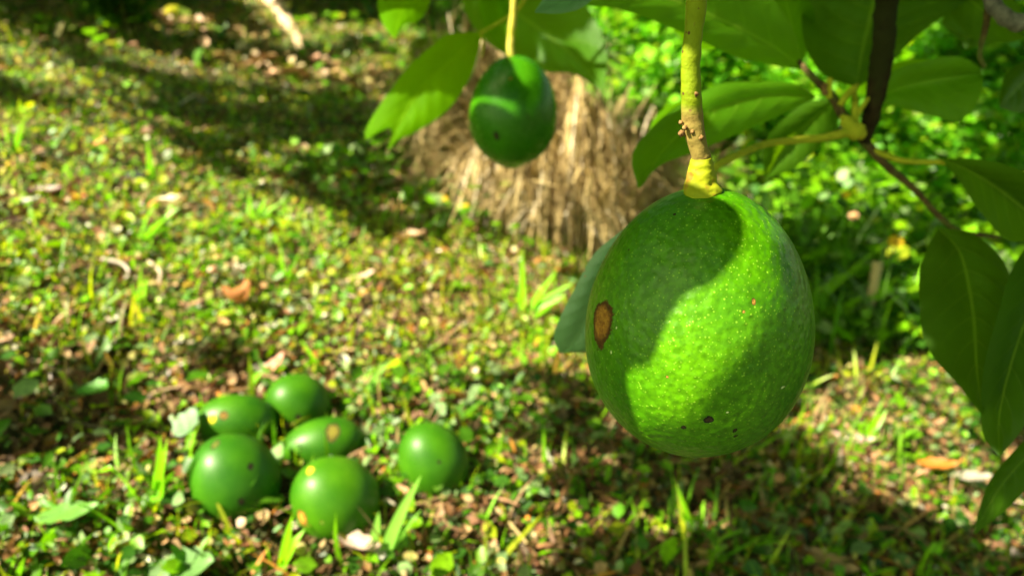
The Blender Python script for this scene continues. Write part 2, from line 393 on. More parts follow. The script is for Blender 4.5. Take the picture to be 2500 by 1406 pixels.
BROWN = [[(880, 530), (1150, 550), (1520, 690), (1400, 730), (1000, 650)], [(-300, 850), (450, 860), (520, 960), (450, 1080), (-300, 1090)], [(1250, 900), (2100, 900), (2300, 1200), (2100, 1450), (1300, 1450)]]
MOSS = [(950, 520), (1500, 640), (1500, 930), (1150, 960), (880, 800), (800, 620)]
def ground_cover():
    # small leaves
    p = sample_ground(38000, .8, 9); n = len(p)
    px, py, d = proj_np(p)
    patch = vnoise(p[:, 0], p[:, 1], 9, 1.0) + .5 * vnoise(p[:, 0], p[:, 1], 23, 2.2)
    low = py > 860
    far = d > 2.2
    bz = np.zeros(n, bool)
    for q in BROWN: bz |= inpoly(px, py, q)
    keep = rng.random(n) < np.clip(.66 + .38 * patch - .2 * low, .12, 1) * np.where(bz, .38, .9)
    p, px, py, d, patch, low, far = [a[keep] for a in (p, px, py, d, patch, low, far)]; n = len(p)
    size = rng.gamma(4, .0024, n).clip(.004, .024) * (1 + .25 * np.maximum(0, d - 1.2))
    moss = inpoly(px, py, MOSS); size[moss] *= .7
    c = pick([G['bright'], G['yellow'], G['grey'], G['mid'], G['deep'], G['pale']], [.32, .20, .15, .22, .08, .03], n)
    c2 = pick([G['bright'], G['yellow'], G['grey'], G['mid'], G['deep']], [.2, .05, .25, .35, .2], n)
    c3 = pick([G['yellow'], G['bright'], G['orange'], G['tan']], [.5, .3, .12, .08], n)
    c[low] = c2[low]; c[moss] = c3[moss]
    c4 = pick([(.09, .22, .01), (.05, .14, .01), (.17, .20, .04), (.20, .12, .05), G['tan']], [.3, .25, .3, .2, .07], n); c[far] = c4[far]  # far palette kept darker and browner to carry the slope's shade
    p[:, 2] += rng.uniform(0, .022, n) * (1 + .3 * patch.clip(-1, 1))
    rot = frames(rng.uniform(0, 6.283, n), rng.normal(.25, .45, n), rng.normal(0, .5, n))
    wid = rng.uniform(.7, 1.7, n)
    scatter_o = scatter('ground_cover', LEAF_T, LEAF_F, p, size, rot, c, M['cover'], None, wid)
    tag(scatter_o, 'low carpet of tiny green creeping leaves over the slope', 'ground cover', None, 'stuff')
    # broader leaves of the creepers close to the camera
    p = sample_ground(2600, .8, 2.4); n = len(p); px, py, d = proj_np(p); k = (d < 1.5) & (rng.random(n) < .7); p = p[k]; n = len(p)
    p[:, 2] += rng.uniform(.006, .028, n)
    c = pick([G['bright'], G['mid'], G['grey'], G['deep'], G['yellow']], [.32, .3, .18, .12, .08], n)
    o = scatter('broad_creepers', ROUND_T, LEAF_F, p, rng.gamma(9, .0019, n).clip(.01, .03), frames(rng.uniform(0, 6.283, n), rng.normal(.15, .4, n), rng.normal(0, .45, n)), c, M['cover'], None, rng.uniform(.4, .8, n))
    tag(o, 'broader oval creeper leaves standing over the brown litter', 'ground cover', None, 'stuff')
    # fine pale crumbs and buds whose colour brightens the sunlit ground
    p = sample_ground(24000, .9, 7); n = len(p); px, py, d = proj_np(p); k = (py < 900) | (rng.random(n) < .35); p = p[k]; d = d[k]; n = len(p)
    p[:, 2] += rng.uniform(.002, .022, n)
    c = pick([G['yellow'], (.42, .36, .14), G['pale'], G['bright'], (.40, .28, .14)], [.30, .25, .04, .13, .28], n)
    o = scatter('ground_buds', LEAF_T, LEAF_F, p, rng.gamma(4, .0014, n).clip(.002, .012) * (1 + .2 * np.maximum(0, d - 1.2)), frames(rng.uniform(0, 6.28, n), rng.normal(.3, .6, n), rng.normal(0, .6, n)), c, M['cover'], None, rng.uniform(.8, 2.2, n))
    tag(o, 'tiny yellowish buds and dry crumbs among the creepers', 'ground cover', None, 'stuff')
    # litter
    p = sample_ground(30000, .8, 9); n = len(p); px, py, d = proj_np(p)
    p[:, 2] += rng.uniform(0, .016, n)
    size = rng.gamma(3.0, .0030, n).clip(.003, .038) * (1 + .25 * np.maximum(0, d - 1.2))
    c = pick([G['brown'], (.30, .18, .09), G['orange'], G['pale'], G['dark']], [.44, .26, .07, .03, .22], n)
    o = scatter('leaf_litter', CURL_T, LEAF_F, p, size, frames(rng.uniform(0, 6.28, n), rng.normal(.1, .35, n), rng.normal(0, .6, n)), c, M['litter'], None, rng.uniform(.35, 1.3, n))
    tag(o, 'brown fallen leaf crumbs strewn between the green creepers', 'leaf litter', None, 'stuff')
    # stalks, straws
    p = sample_ground(4600, .8, 6); n = len(p); px, py, d = proj_np(p)
    p[:, 2] += rng.uniform(0, .012, n)
    c = pick([G['brown'], (.24, .15, .08), G['pale'], G['orange']], [.5, .35, .04, .1], n)
    o = scatter('dry_stalks', BLADE_T, BLADE_F, p, rng.gamma(4, .008, n).clip(.01, .06), frames(rng.uniform(0, 6.28, n), rng.normal(.15, .3, n), rng.normal(0, .6, n)), c, M['litter'], None, rng.uniform(.5, 1.6, n))
    tag(o, 'thin dry brown stalks and straw lying on the soil', 'dry stalks', None, 'stuff')
    # fine grass
    p = sample_ground(14000, .9, 9); n = len(p); px, py, d = proj_np(p)
    patch = vnoise(p[:, 0], p[:, 1], 6, 5.0); m = inpoly(px, py, MOSS)
    k = rng.random(n) < np.clip(.35 + .5 * patch + .5 * m, .05, 1); p, d, m = p[k], d[k], m[k]; n = len(p)
    c = pick([G['bright'], G['yellow'], G['mid'], G['tan']], [.4, .3, .2, .1], n)
    o = scatter('short_grass', BLADE_T, BLADE_F, p, rng.gamma(5, .0065, n).clip(.012, .07) * (1 + .15 * np.maximum(0, d - 1.2)), frames(rng.uniform(0, 6.28, n), rng.normal(1.0, .35, n), rng.normal(0, .5, n)), c, M['cover'], None, rng.uniform(.6, 1.3, n))
    tag(o, 'short fine grass blades standing among the ground creepers', 'grass', None, 'stuff')
ground_cover()

# ------------------------------------------------------------------ fruit
def egg(Rm, H, k=.08, pw=1.0, seg=96, rings=72, lump=.012, seed=0.0, tipb=0.0):
    V = []; F = []
    for i in range(1, rings):
        a = math.pi * i / rings; t = math.cos(a)
        r = Rm * math.sin(a) ** pw * (1 - k * t)
        for j in range(seg):
            th = 2 * math.pi * j / seg
            v = Vector((r * math.cos(th), r * math.sin(th), H * t))
            nn = noise.noise(v * 28 + Vector((seed, 0, 0))) * lump + noise.noise(v * 75 + Vector((0, seed, 0))) * lump * .22
            v *= 1 + nn
            if tipb and t < -.93: v.z -= tipb * (-t - .93) / .07
            V.append(v)
    top = len(V); V.append(Vector((0, 0, H * .985))); bot = len(V); V.append(Vector((0, 0, -H - tipb)))
    for i in range(rings - 2):
        for j in range(seg):
            F.append((i * seg + j, (i + 1) * seg + j, (i + 1) * seg + (j + 1) % seg, i * seg + (j + 1) % seg))
    for j in range(seg):
        F.append((top, j, (j + 1) % seg)); F.append((bot, (rings - 2) * seg + (j + 1) % seg, (rings - 2) * seg + j))
    return V, F
def place_fruit(name, V, F, c, axis, spots_px, parent=None, **mk):
    q = Vector(axis).normalized().to_track_quat('Z', 'Y'); mat4 = Matrix.Translation(c) @ q.to_matrix().to_4x4()
    bv = BVHTree.FromPolygons([mat4 @ v for v in V], F); inv = mat4.inverted()
    sp = []
    for (px, py, r, sq, ca, cb) in spots_px:
        h = bv.ray_cast(CAM, ray(px, py).normalized())[0]
        if h is None: print('spot missed', name, px, py); continue
        sp.append((inv @ h, r, sq, ca, cb))
    m = fruit_mat(name + '_skin', sp, **mk)
    o = mesh_py(name, V, F, m)
    if parent is not None:
        o.parent = parent; o.location = (0, 0, 0)
    else: o.location = c
    o.rotation_mode = 'QUATERNION'; o.rotation_quaternion = q
    return o, bv
BR = ((.20, .085, .012), (.42, .24, .04)); DK = ((.012, .010, .004), (.05, .03, .012)); YL = ((.45, .42, .01), (.55, .50, .02)); OG = ((.36, .15, .015), (.5, .26, .03))
PALE = ((.45, .55, .25), (.5, .6, .3))
# main hanging fruit
c_main = P(1700, 788, .262)
root = tag(empty('hanging_avocado', c_main + Vector((0, 0, .07))), 'large round green avocado hanging close up with sunlit stripe', 'avocado')
V, F = egg(.0416, .0520, .10, .98, 160, 120, .012, 3.0)
ax_main = Vector((-.02, 0, 1))
main_o, bv_main = place_fruit('fruit', V, F, c_main, ax_main, [
    (1469, 785, .0064, (1.0, 1.0, 1.5), (.17, .060, .008), (.36, .17, .022)), (1840, 737, .0011, (.7, .7, 1.4), *BR), (1816, 761, .0005, (1, 1, 1), *BR),
    (1647, 523, .0006, (1, 1, 1), *DK), (1730, 1024, .0017, (1.1, 1, 1), *DK), (1669, 1043, .0009, (1.4, 1, 1), *DK),
    (1795, 1050, .0009, (.8, 1, 1.3), *DK), (1796, 1064, .0007, (1, 1, 1), *DK), (1932, 585, .0005, (1, 1, 1), *DK),
    (1629, 920, .0005, (1, 1, 1), *BR), (1492, 860, .0006, (.8, 1, 1.4), *PALE), (1776, 1006, .0005, (1, 1, 1), *PALE),
    (1912, 945, .0010, (2.2, 1.2, .5), *PALE), (1505, 800, .0005, (1, 1, 1.3), *PALE), (1535, 610, .0004, (1, 1, 1), *DK)],
    root, base=(.034, .138, .0004), light=(.072, .215, .0004))
main_o.location = -Vector((0, 0, .07)); root_main = root
# second hanging fruit
c_2 = P(1254, 272, .675)
root2 = tag(empty('hanging_avocado', c_2 + Vector((0, 0, .08))), 'smaller avocado hanging behind in front of the dry straw', 'avocado')
V, F = egg(.0425, .0525, .11, .94, 110, 84, .008, 9.0, .004)
o2, bv_2 = place_fruit('fruit', V, F, c_2, Vector((.08, 0, 1)), [
    (1212, 333, .0034, (.6, 1, 1.5), *DK), (1246, 192, .0014, (1, 1, 1), *BR), (1290, 285, .0012, (1, 1, 1), *DK)],
    root2, base=(.018, .10, .001), light=(.035, .15, .002), dots=False, rough=.25)
o2.location = -Vector((0, 0, .08))

# stems
def stem_mat():
    m, t = newmat('stem_green'); tc = N(t, "ShaderNodeTexCoord"); O = tc.outputs["Object"]
    n1 = N(t, "ShaderNodeTexNoise", Scale=60.0, Detail=6.0); n2 = N(t, "ShaderNodeTexNoise", Scale=500.0, Detail=6.0, Roughness=.7)
    n3 = N(t, "ShaderNodeTexVoronoi", Scale=330.0)
    for n in (n1, n2, n3): t.links.new(O, n.inputs["Vector"])
    c = mixc(t, n1.outputs[0], (.11, .18, .003), (.24, .28, .006))
    c = mixc(t, ramp(t, n2.outputs[0], [(.60, (0, 0, 0)), (.80, (1, 1, 1))]), c, (.16, .12, .02))
    c = mixc(t, mathn(t, 'LESS_THAN', n3.outputs["Distance"], .17), c, (.09, .045, .015))
    uvn = N(t, "ShaderNodeUVMap"); sp = t.nodes.new("ShaderNodeSeparateXYZ"); t.links.new(uvn.outputs[0], sp.inputs[0])
    v = mathn(t, 'ADD', sp.outputs[1], mathn(t, 'MULTIPLY', mathn(t, 'SUBTRACT', n1.outputs[0], .5), .10))
    k = mathn(t, 'MULTIPLY', mathn(t, 'SUBTRACT', .185, v), 25.0, clamp=True)
    c = mixc(t, k, c, mixc(t, n2.outputs[0], (.12, .07, .02), (.30, .23, .06)))
    finish(t, c, .6, normal=bumpn(t, n2.outputs[0], .8, .0007), spec=.15); return m
M['stem'] = stem_mat()
def collar_mat():
    m, t = newmat('collar_yellow'); tc = N(t, "ShaderNodeTexCoord"); O = tc.outputs["Object"]
    n1 = N(t, "ShaderNodeTexNoise", Scale=130.0, Detail=6.0); wv = N(t, "ShaderNodeTexWave", Scale=95.0, Distortion=6.0, Detail=3.0, bands_direction='Z')
    for n in (n1, wv): t.links.new(O, n.inputs["Vector"])
    c = mixc(t, n1.outputs[0], (.15, .21, .004), (.33, .31, .010))
    c = mixc(t, ramp(t, n1.outputs[0], [(.57, (0, 0, 0)), (.64, (1, 1, 1))]), c, (.26, .14, .02))
    h = mathn(t, 'ADD', wv.outputs[1], n1.outputs[0])
    finish(t, c, .65, normal=bumpn(t, h, .5, .0006), spec=.15); return m
M['collar'] = collar_mat()
top = P(1715, 474, .2405)                              # where the collar sits on the fruit
axs = c_main + ax_main.normalized() * .0495
zq = lambda px, py, dz: None
def up_at(px, py, y):                                  # point on the pixel ray at world depth y
    r = ray(px, py); return CAM + r * (y / r.y)
ys = axs.y
pp = [up_at(1715, 478, ys), up_at(1712, 455, ys), up_at(1712, 420, ys), up_at(1713, 385, ys)]
col_o = tube('collar', pp, [(0, .0062), (.08, .0068), (.18, .0062), (.4, .0052), (.65, .0045), (.85, .0039), (1, .0032)], M['collar'], root_main, 36, 48, .13, 330)
lip = tube('calyx_lip', [axs + Vector((math.cos(a) * .0052, math.sin(a) * .0052, -.0012)) for a in np.linspace(3.4, 6.1, 9)], [(0, .0006), (.5, .0011), (1, .0007)], M['collar'], root_main, 10, 26, .3, 500)
sp_ = [up_at(1713, 388, ys), up_at(1700, 340, ys), up_at(1692, 300, ys + .0005), up_at(1688, 240, ys), up_at(1686, 170, ys), up_at(1689, 120, ys), up_at(1697, 50, ys + .001), up_at(1703, -20, ys), up_at(1708, -90, ys), up_at(1690, -240, ys - .005), up_at(1650, -420, ys - .02)]
st = tube('stem', sp_, [(0, .0031), (.06, .0031), (.12, .0036), (.14, .0035), (.3, .0031), (.42, .0029), (.46, .0033), (.55, .0030), (.75, .0029), (1, .0032)], M['stem'], root_main, 26, 130, .09, 330)
STEM_TOP1 = Vector(sp_[-1])
def knob(px, py, y, r, n, parent, mat, seed):
    """rough bud scar on the stem: small lumpy star"""
    c = up_at(px, py, y); V = []; F = []; S, K = 14, 9
    for i in range(K + 1):
        a = math.pi * i / K
        for j in range(S):
            th = 2 * math.pi * j / S
            v = Vector((math.sin(a) * math.cos(th), math.sin(a) * math.sin(th), math.cos(a)))
            rr = r * (1 + .45 * noise.noise(v * 2.6 + Vector((seed, 0, 0))) + .25 * noise.noise(v * 7 + Vector((seed, 1, 0))))
            V.append(c + v * rr)
    for i in range(K):
        for j in range(S): F.append((i * S + j, (i + 1) * S + j, (i + 1) * S + (j + 1) % S, i * S + (j + 1) % S))
    return mesh_py(n, V, F, mat, parent)
M['scar'] = bark('bud_scar', (.07, .03, .012), (.34, .20, .07), 700)
for k, (px, py, r) in enumerate([(1698, 231, .0011), (1664, 327, .0012), (1662, 300, .0008), (1711, 337, .0011), (1672, 312, .0010), (1690, 322, .0008), (1733, 406, .0005)]):
    knob(px, py, ys - (.0027 if 1670 < px < 1730 else .0006), r * .88, 'bud_scar', root_main, M['scar'], k * 3.1)
# dark slit under the lip
# second stem
a2 = c_2 + Vector((.08, 0, 1)).normalized() * .053
y2 = a2.y
def ua(px, py): return up_at(px, py, y2)
p2 = [ua(1250, 145), ua(1247, 120), ua(1249, 80), ua(1254, 30), ua(1256, -20), ua(1262, -90), ua(1300, -220), ua(1340, -320)]
M['stem_yellow'] = bark('stem_yellow', (.34, .32, .02), (.60, .48, .12), 150)
tube('stem', p2, [(0, .0046), (.05, .0040), (.15, .0034), (.19, .0038), (.23, .0033), (.6, .0030), (1, .0034)], M['stem_yellow'], root2, 18, 60, .08, 300)
STEM_TOP2 = Vector(p2[-1])

# picked fruit on the ground
def ground_fruit(px, py, wpx, H_R, axis, label, spots, base, light, k=.08, sink=.74, nub=False, rough=.40, seed=1.0):
    # depth from size on the ground: solve centre at height sink*R above the ground
    Rm = .035
    for _ in range(6):
        c = hit(px, py, Rm * sink); d = (c - CAM).dot(FWD); Rm = wpx / 2 / 2500 * W * d
    V, F = egg(Rm, Rm * H_R, k, .97, 80, 60, .012, seed)
    a = (axis[0] * RT + axis[1] * UP - axis[2] * FWD)
    o, bv = place_fruit('picked_avocado', V, F, c, a, spots, None, base=base, light=light, dots=False, rough=rough)
    tag(o, label, 'avocado', 'picked avocados lying on the ground')
    if nub:
        e = Vector(a).normalized()
        s = tube('stem', [c + e * Rm * H_R * .93, c + e * (Rm * H_R + .004), c + e * (Rm * H_R + .011) + Vector((0, 0, -.001))], [(0, .0050), (.5, .0036), (1, .0030)], M['stem_yellow'], None, 14, 14, .15, 300)
        s.parent = o; s.matrix_parent_inverse = (Matrix.Translation(c) @ o.rotation_quaternion.to_matrix().to_4x4()).inverted()
    return c, Rm
gb, gl = (.015, .075, .001), (.036, .125, .002)
FR = []
FR.append(ground_fruit(578, 1028, 132, 1.42, (-.93, .12, .3), 'avocado with yellow and brown mark at back left of pile', [(518, 1022, .0050, (1, 1, 1), *YL), (545, 1012, .0030, (1, 1, 1), (.08, .05, .01), (.2, .12, .02))][:1] + [(546, 1014, .0048, (1, 1, 1), (.08, .05, .01), (.22, .13, .02))], gb, gl, seed=2.))
FR.append(ground_fruit(727, 985, 146, 1.10, (-.45, .55, .6), 'unmarked round avocado topmost at the back of the pile', [(728, 1018, .0030, (1, 1, 1), *DK)], gb, gl, seed=5.))
FR.append(ground_fruit(788, 1085, 130, 1.5, (-.95, -.12, .25), 'narrow avocado with stem nub lying in middle of pile', [(812, 1055, .0080, (1.3, 1, 1), (.10, .09, .01), (.20, .16, .02)), (854, 1120, .0024, (1, 1, 1), *DK)], gb, gl, nub=True, seed=8.))
FR.append(ground_fruit(572, 1166, 206, 1.10, (-.35, .78, .4), 'big avocado with small dark pits at front left of pile', [(612, 1138, .0034, (1, 1, 1), *DK), (590, 1224, .0034, (1, 1, 1), *DK), (525, 1085, .0040, (1.6, 1, .8), (.06, .09, .01), (.11, .11, .01))], (.012, .072, .002), (.032, .12, .003), seed=11.))
FR.append(ground_fruit(817, 1215, 202, 1.10, (-.50, .55, .5), 'avocado with yellow spot and orange patch at pile front', [(757, 1147, .0044, (1.3, 1, .9), *YL), (737, 1264, .0070, (.8, 1, 1.4), *OG), (786, 1275, .0024, (1, 1, 1), (.12, .2, .01), (.16, .24, .02))], (.02, .09, .001), (.045, .14, .002), seed=14.))
FR.append(ground_fruit(1056, 1122, 168, 1.16, (-.35, .80, .3), 'lone avocado lying apart to the right of the pile', [(1072, 1128, .0020, (1, 1, 1), *DK)], gb, gl, seed=17.))

# ------------------------------------------------------------------ the tree the fruit hangs from
tree = tag(empty('avocado_tree', (1.35, -.55, gz(1.35, -.55))), 'avocado tree reaching in from above with broad hanging leaves', 'tree')
def leaf(mid, left, right, d, mat='leaf', cup=.10, wav=.03, label=None, name='leaf', parent=None, n=34, m=6, world=False, seed=0.0, dl=0.0, dr=0.0):
    def W3(pts, off=0.0):
        if world: return [tuple(p) for p in pts]
        out = []
        for i, p in enumerate(pts):
            t = i / (len(pts) - 1); dd = p[2] if len(p) > 2 else (d[0] + (d[1] - d[0]) * t if isinstance(d, tuple) else d)
            out.append(tuple(P(p[0], p[1], dd + off * math.sin(math.pi * t))))
        return out
    Mi, Le, Ri = cr(W3(mid), n), cr(W3(left, dl), n), cr(W3(right, dr), n)
    V = []; uv = []; cols = 2 * m + 1
    for i in range(n):
        t = i / (n - 1); a = Vector(Le[i]) ; b = Vector(Ri[i]); c = Vector(Mi[i])
        tn = Vector(Mi[min(n - 1, i + 1)]) - Vector(Mi[max(0, i - 1)])
        nm = tn.cross(b - a); nm = nm.normalized() if nm.length > 1e-12 else Vector((0, 0, 1))
        wd = (b - a).length * .5
        for j in range(cols):
            s = (j - m) / m; e = b if s > 0 else a; q = abs(s)
            p = c.lerp(e, q) + nm * (cup * wd * math.sin(math.pi * q) + wav * wd * q * math.sin(t * 17 + seed + (2.1 if s > 0 else 0)))
            p += nm * wd * .05 * (1 - q) * q * 4 * math.sin((t - q * .22) * 8.5 * 6.283)
            V.append(p); uv.append((s, t))
    F = [(i * cols + j, i * cols + j + 1, (i + 1) * cols + j + 1, (i + 1) * cols + j) for i in range(n - 1) for j in range(cols - 1)]
    o = mesh_py(name, V, F, M[mat], parent or tree, uv)
    if label: o["label"] = label
    return o
# left spray, beside the smaller fruit
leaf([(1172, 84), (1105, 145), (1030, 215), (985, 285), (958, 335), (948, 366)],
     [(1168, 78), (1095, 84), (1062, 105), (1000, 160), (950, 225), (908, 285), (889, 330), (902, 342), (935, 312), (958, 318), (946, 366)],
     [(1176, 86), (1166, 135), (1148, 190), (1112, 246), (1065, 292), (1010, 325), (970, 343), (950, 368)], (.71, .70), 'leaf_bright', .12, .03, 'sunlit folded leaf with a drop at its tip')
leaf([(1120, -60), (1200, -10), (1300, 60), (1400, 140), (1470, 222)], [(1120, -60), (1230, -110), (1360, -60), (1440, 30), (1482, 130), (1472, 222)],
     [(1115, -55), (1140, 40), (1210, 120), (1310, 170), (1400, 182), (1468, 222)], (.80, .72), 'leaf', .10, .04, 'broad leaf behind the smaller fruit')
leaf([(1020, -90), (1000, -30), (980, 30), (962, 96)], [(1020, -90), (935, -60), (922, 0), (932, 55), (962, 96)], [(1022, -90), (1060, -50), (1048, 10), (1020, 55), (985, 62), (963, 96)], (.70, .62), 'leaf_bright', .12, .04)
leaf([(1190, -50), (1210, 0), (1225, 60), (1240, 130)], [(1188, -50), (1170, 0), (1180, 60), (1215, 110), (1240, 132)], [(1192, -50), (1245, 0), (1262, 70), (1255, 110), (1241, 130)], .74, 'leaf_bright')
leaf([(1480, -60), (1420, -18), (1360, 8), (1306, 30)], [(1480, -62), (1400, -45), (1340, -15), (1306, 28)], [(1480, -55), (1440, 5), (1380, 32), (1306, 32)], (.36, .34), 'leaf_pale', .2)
# top spray
leaf([(1962, 168), (1880, 110), (1760, 50), (1600, -10), (1420, -40), (1290, -60)],
     [(1962, 168), (1930, 60), (1830, -70), (1660, -150), (1450, -160), (1290, -62)],
     [(1960, 172), (1880, 158), (1790, 138), (1700, 95), (1600, 52), (1500, 22), (1400, 5), (1290, -55)], (.47, .36), 'leaf', .10, .03, 'long leaf arching across the top')
leaf([(1640, 60), (1690, 75), (1730, 92), (1778, 106)], [(1640, 58), (1700, 55), (1740, 75), (1778, 105)], [(1640, 70), (1680, 110), (1730, 122), (1778, 108)], .55, 'leaf_bright')
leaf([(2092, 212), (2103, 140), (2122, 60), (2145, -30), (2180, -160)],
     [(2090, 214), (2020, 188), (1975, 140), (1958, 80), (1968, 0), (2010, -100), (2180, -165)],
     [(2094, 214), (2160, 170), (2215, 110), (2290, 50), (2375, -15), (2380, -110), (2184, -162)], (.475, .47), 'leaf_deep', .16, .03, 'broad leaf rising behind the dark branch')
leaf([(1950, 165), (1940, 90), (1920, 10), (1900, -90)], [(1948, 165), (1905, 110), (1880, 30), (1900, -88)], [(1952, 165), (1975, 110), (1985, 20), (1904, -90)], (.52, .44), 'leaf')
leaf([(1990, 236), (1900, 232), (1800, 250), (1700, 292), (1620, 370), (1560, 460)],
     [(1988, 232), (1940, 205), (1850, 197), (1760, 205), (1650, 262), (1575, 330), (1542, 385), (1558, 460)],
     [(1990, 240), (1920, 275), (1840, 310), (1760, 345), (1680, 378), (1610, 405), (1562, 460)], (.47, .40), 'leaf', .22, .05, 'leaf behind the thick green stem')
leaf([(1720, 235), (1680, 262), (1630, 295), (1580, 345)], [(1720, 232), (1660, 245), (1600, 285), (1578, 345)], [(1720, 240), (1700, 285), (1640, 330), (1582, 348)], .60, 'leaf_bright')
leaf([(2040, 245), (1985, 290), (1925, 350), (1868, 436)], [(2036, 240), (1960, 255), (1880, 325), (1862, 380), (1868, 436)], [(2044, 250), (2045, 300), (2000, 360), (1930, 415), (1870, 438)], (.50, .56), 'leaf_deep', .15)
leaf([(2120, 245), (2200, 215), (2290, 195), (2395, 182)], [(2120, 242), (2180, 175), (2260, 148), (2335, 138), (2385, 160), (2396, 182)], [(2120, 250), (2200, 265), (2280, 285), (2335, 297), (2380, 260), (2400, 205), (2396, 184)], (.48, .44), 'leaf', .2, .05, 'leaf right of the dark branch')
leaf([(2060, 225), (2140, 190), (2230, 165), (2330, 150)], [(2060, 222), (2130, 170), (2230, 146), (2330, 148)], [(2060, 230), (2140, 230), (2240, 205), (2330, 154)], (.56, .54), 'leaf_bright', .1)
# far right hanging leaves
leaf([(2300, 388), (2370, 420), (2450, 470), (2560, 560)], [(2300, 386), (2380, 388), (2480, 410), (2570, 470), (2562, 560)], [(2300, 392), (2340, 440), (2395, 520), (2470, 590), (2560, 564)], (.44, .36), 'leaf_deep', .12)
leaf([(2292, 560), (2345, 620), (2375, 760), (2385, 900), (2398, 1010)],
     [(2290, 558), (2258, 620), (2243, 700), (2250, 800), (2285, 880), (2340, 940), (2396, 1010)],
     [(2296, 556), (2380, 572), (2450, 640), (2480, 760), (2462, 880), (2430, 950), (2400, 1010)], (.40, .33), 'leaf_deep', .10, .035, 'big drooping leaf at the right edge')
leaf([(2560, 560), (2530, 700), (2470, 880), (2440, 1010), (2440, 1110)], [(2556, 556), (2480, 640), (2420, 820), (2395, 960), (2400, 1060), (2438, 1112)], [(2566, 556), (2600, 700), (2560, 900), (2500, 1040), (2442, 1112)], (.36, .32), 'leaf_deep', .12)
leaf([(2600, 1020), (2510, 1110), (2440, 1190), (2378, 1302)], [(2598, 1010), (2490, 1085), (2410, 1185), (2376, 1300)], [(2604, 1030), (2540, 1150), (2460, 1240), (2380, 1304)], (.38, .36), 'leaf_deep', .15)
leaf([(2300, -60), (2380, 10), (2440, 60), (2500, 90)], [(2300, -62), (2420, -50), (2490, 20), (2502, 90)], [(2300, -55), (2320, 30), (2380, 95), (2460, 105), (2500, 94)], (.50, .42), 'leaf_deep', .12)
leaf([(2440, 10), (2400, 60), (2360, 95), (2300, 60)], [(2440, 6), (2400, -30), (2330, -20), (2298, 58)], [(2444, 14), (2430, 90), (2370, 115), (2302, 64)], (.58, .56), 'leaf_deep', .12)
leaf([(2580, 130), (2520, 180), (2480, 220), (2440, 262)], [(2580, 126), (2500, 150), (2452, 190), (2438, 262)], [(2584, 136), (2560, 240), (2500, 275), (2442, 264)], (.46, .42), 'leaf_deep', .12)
# pale glossy leaf behind the big fruit
leaf([(1530, 560), (1490, 650), (1450, 740), (1400, 835), (1368, 862)], [(1526, 556), (1452, 618), (1405, 700), (1365, 780), (1352, 822), (1366, 862)], [(1536, 562), (1560, 660), (1530, 780), (1470, 850), (1372, 862)], (.345, .37), 'leaf_pale', .16, .02, 'pale glossy leaf behind the big fruit')

# branches
BD = .455
tube('branch', [P(2200, -330, .33), P(2185, -160, .37), P(2166, -20, .42), P(2158, 90, .435), P(2146, 190, .45), P(2125, 290, .458), P(2108, 352, .462)],
     [(0, .0090), (.35, .0075), (.6, .0067), (.8, .0066), (.93, .0055), (1, .0034)], M['branch'], tree, 20, 90, .16, 190)['label'] = 'dark brown branch at upper right'
tube('twig', [P(2110, 345, .462), P(2165, 405, .468), P(2235, 465, .475), P(2290, 525, .48), P(2345, 565, .485), P(2440, 580, .49)], [(0, .0034), (.4, .0022), (1, .0014)], M['twig'], tree, 10, 40, .15, 300)
tube('twig', [P(2130, 365, .463), P(2200, 392, .46), P(2290, 396, .45), P(2330, 400, .44)], [(0, .0020), (1, .0016)], M['petiole'], tree, 10, 24)
tube('twig', [P(2104, 335, .46), P(2060, 285, .458), P(2030, 235, .457), P(1985, 190, .458), P(1950, 150, .465)], [(0, .0034), (.5, .0029), (1, .0018)], M['twig'], tree, 12, 40, .25, 350)
tube('bud_node', [P(2104, 330, .452), P(2086, 318, .448), P(2070, 300, .448), P(2058, 285, .452)], [(0, .0034), (.3, .0058), (.6, .0048), (1, .0022)], M['petiole'], tree, 14, 24, .3, 260)
tube('petiole', [P(2078, 320, .448), P(2020, 335, .445), P(1940, 343, .44), P(1870, 352, .42), P(1810, 375, .39), P(1755, 402, .37), P(1700, 450, .36), P(1560, 545, .345)], [(0, .0034), (.1, .0024), (.5, .0020), (1, .0017)], M['petiole'], tree, 12, 60, .06, 300)
tube('petiole', [P(2088, 305, .449), P(2088, 260, .452), P(2086, 225, .46), P(2093, 208, .468)], [(0, .0023), (1, .0016)], M['petiole'], tree, 10, 20)
tube('petiole', [P(2050, 258, .452), P(2068, 232, .45), P(2087, 214, .452)], [(0, .0022), (1, .0020)], M['petiole'], tree, 10, 16)
tube('petiole', [P(2024, 240, .452), P(2024, 215, .45), P(2026, 192, .45)], [(0, .0022), (1, .0018)], M['petiole'], tree, 10, 14)
tube('petiole', [P(2015, 232, .45), P(2012, 215, .449), P(2016, 205, .449)], [(0, .0020), (1, .0014)], M['scar'], tree, 10, 14)
tube('petiole', [P(2080, 300, .452), P(2105, 262, .45), P(2120, 240, .452)], [(0, .0018), (1, .0013)], M['petiole'], tree, 10, 14)
tube('twig', [P(2600, 60, .40), P(2530, 52, .40), P(2480, 55, .40), P(2440, 30, .40), P(2418, -10, .40), P(2405, -80, .39)], [(0, .0040), (.3, .0050), (.5, .0044), (1, .0046)], M['greytwig'], tree, 14, 50, .3, 180)
tube('twig', [P(2414, 5, .41), P(2408, 60, .415), P(2396, 110, .42), P(2392, 140, .42), P(2405, 165, .42)], [(0, .0022), (1, .0013)], M['twig'], tree, 10, 30, .2, 300)
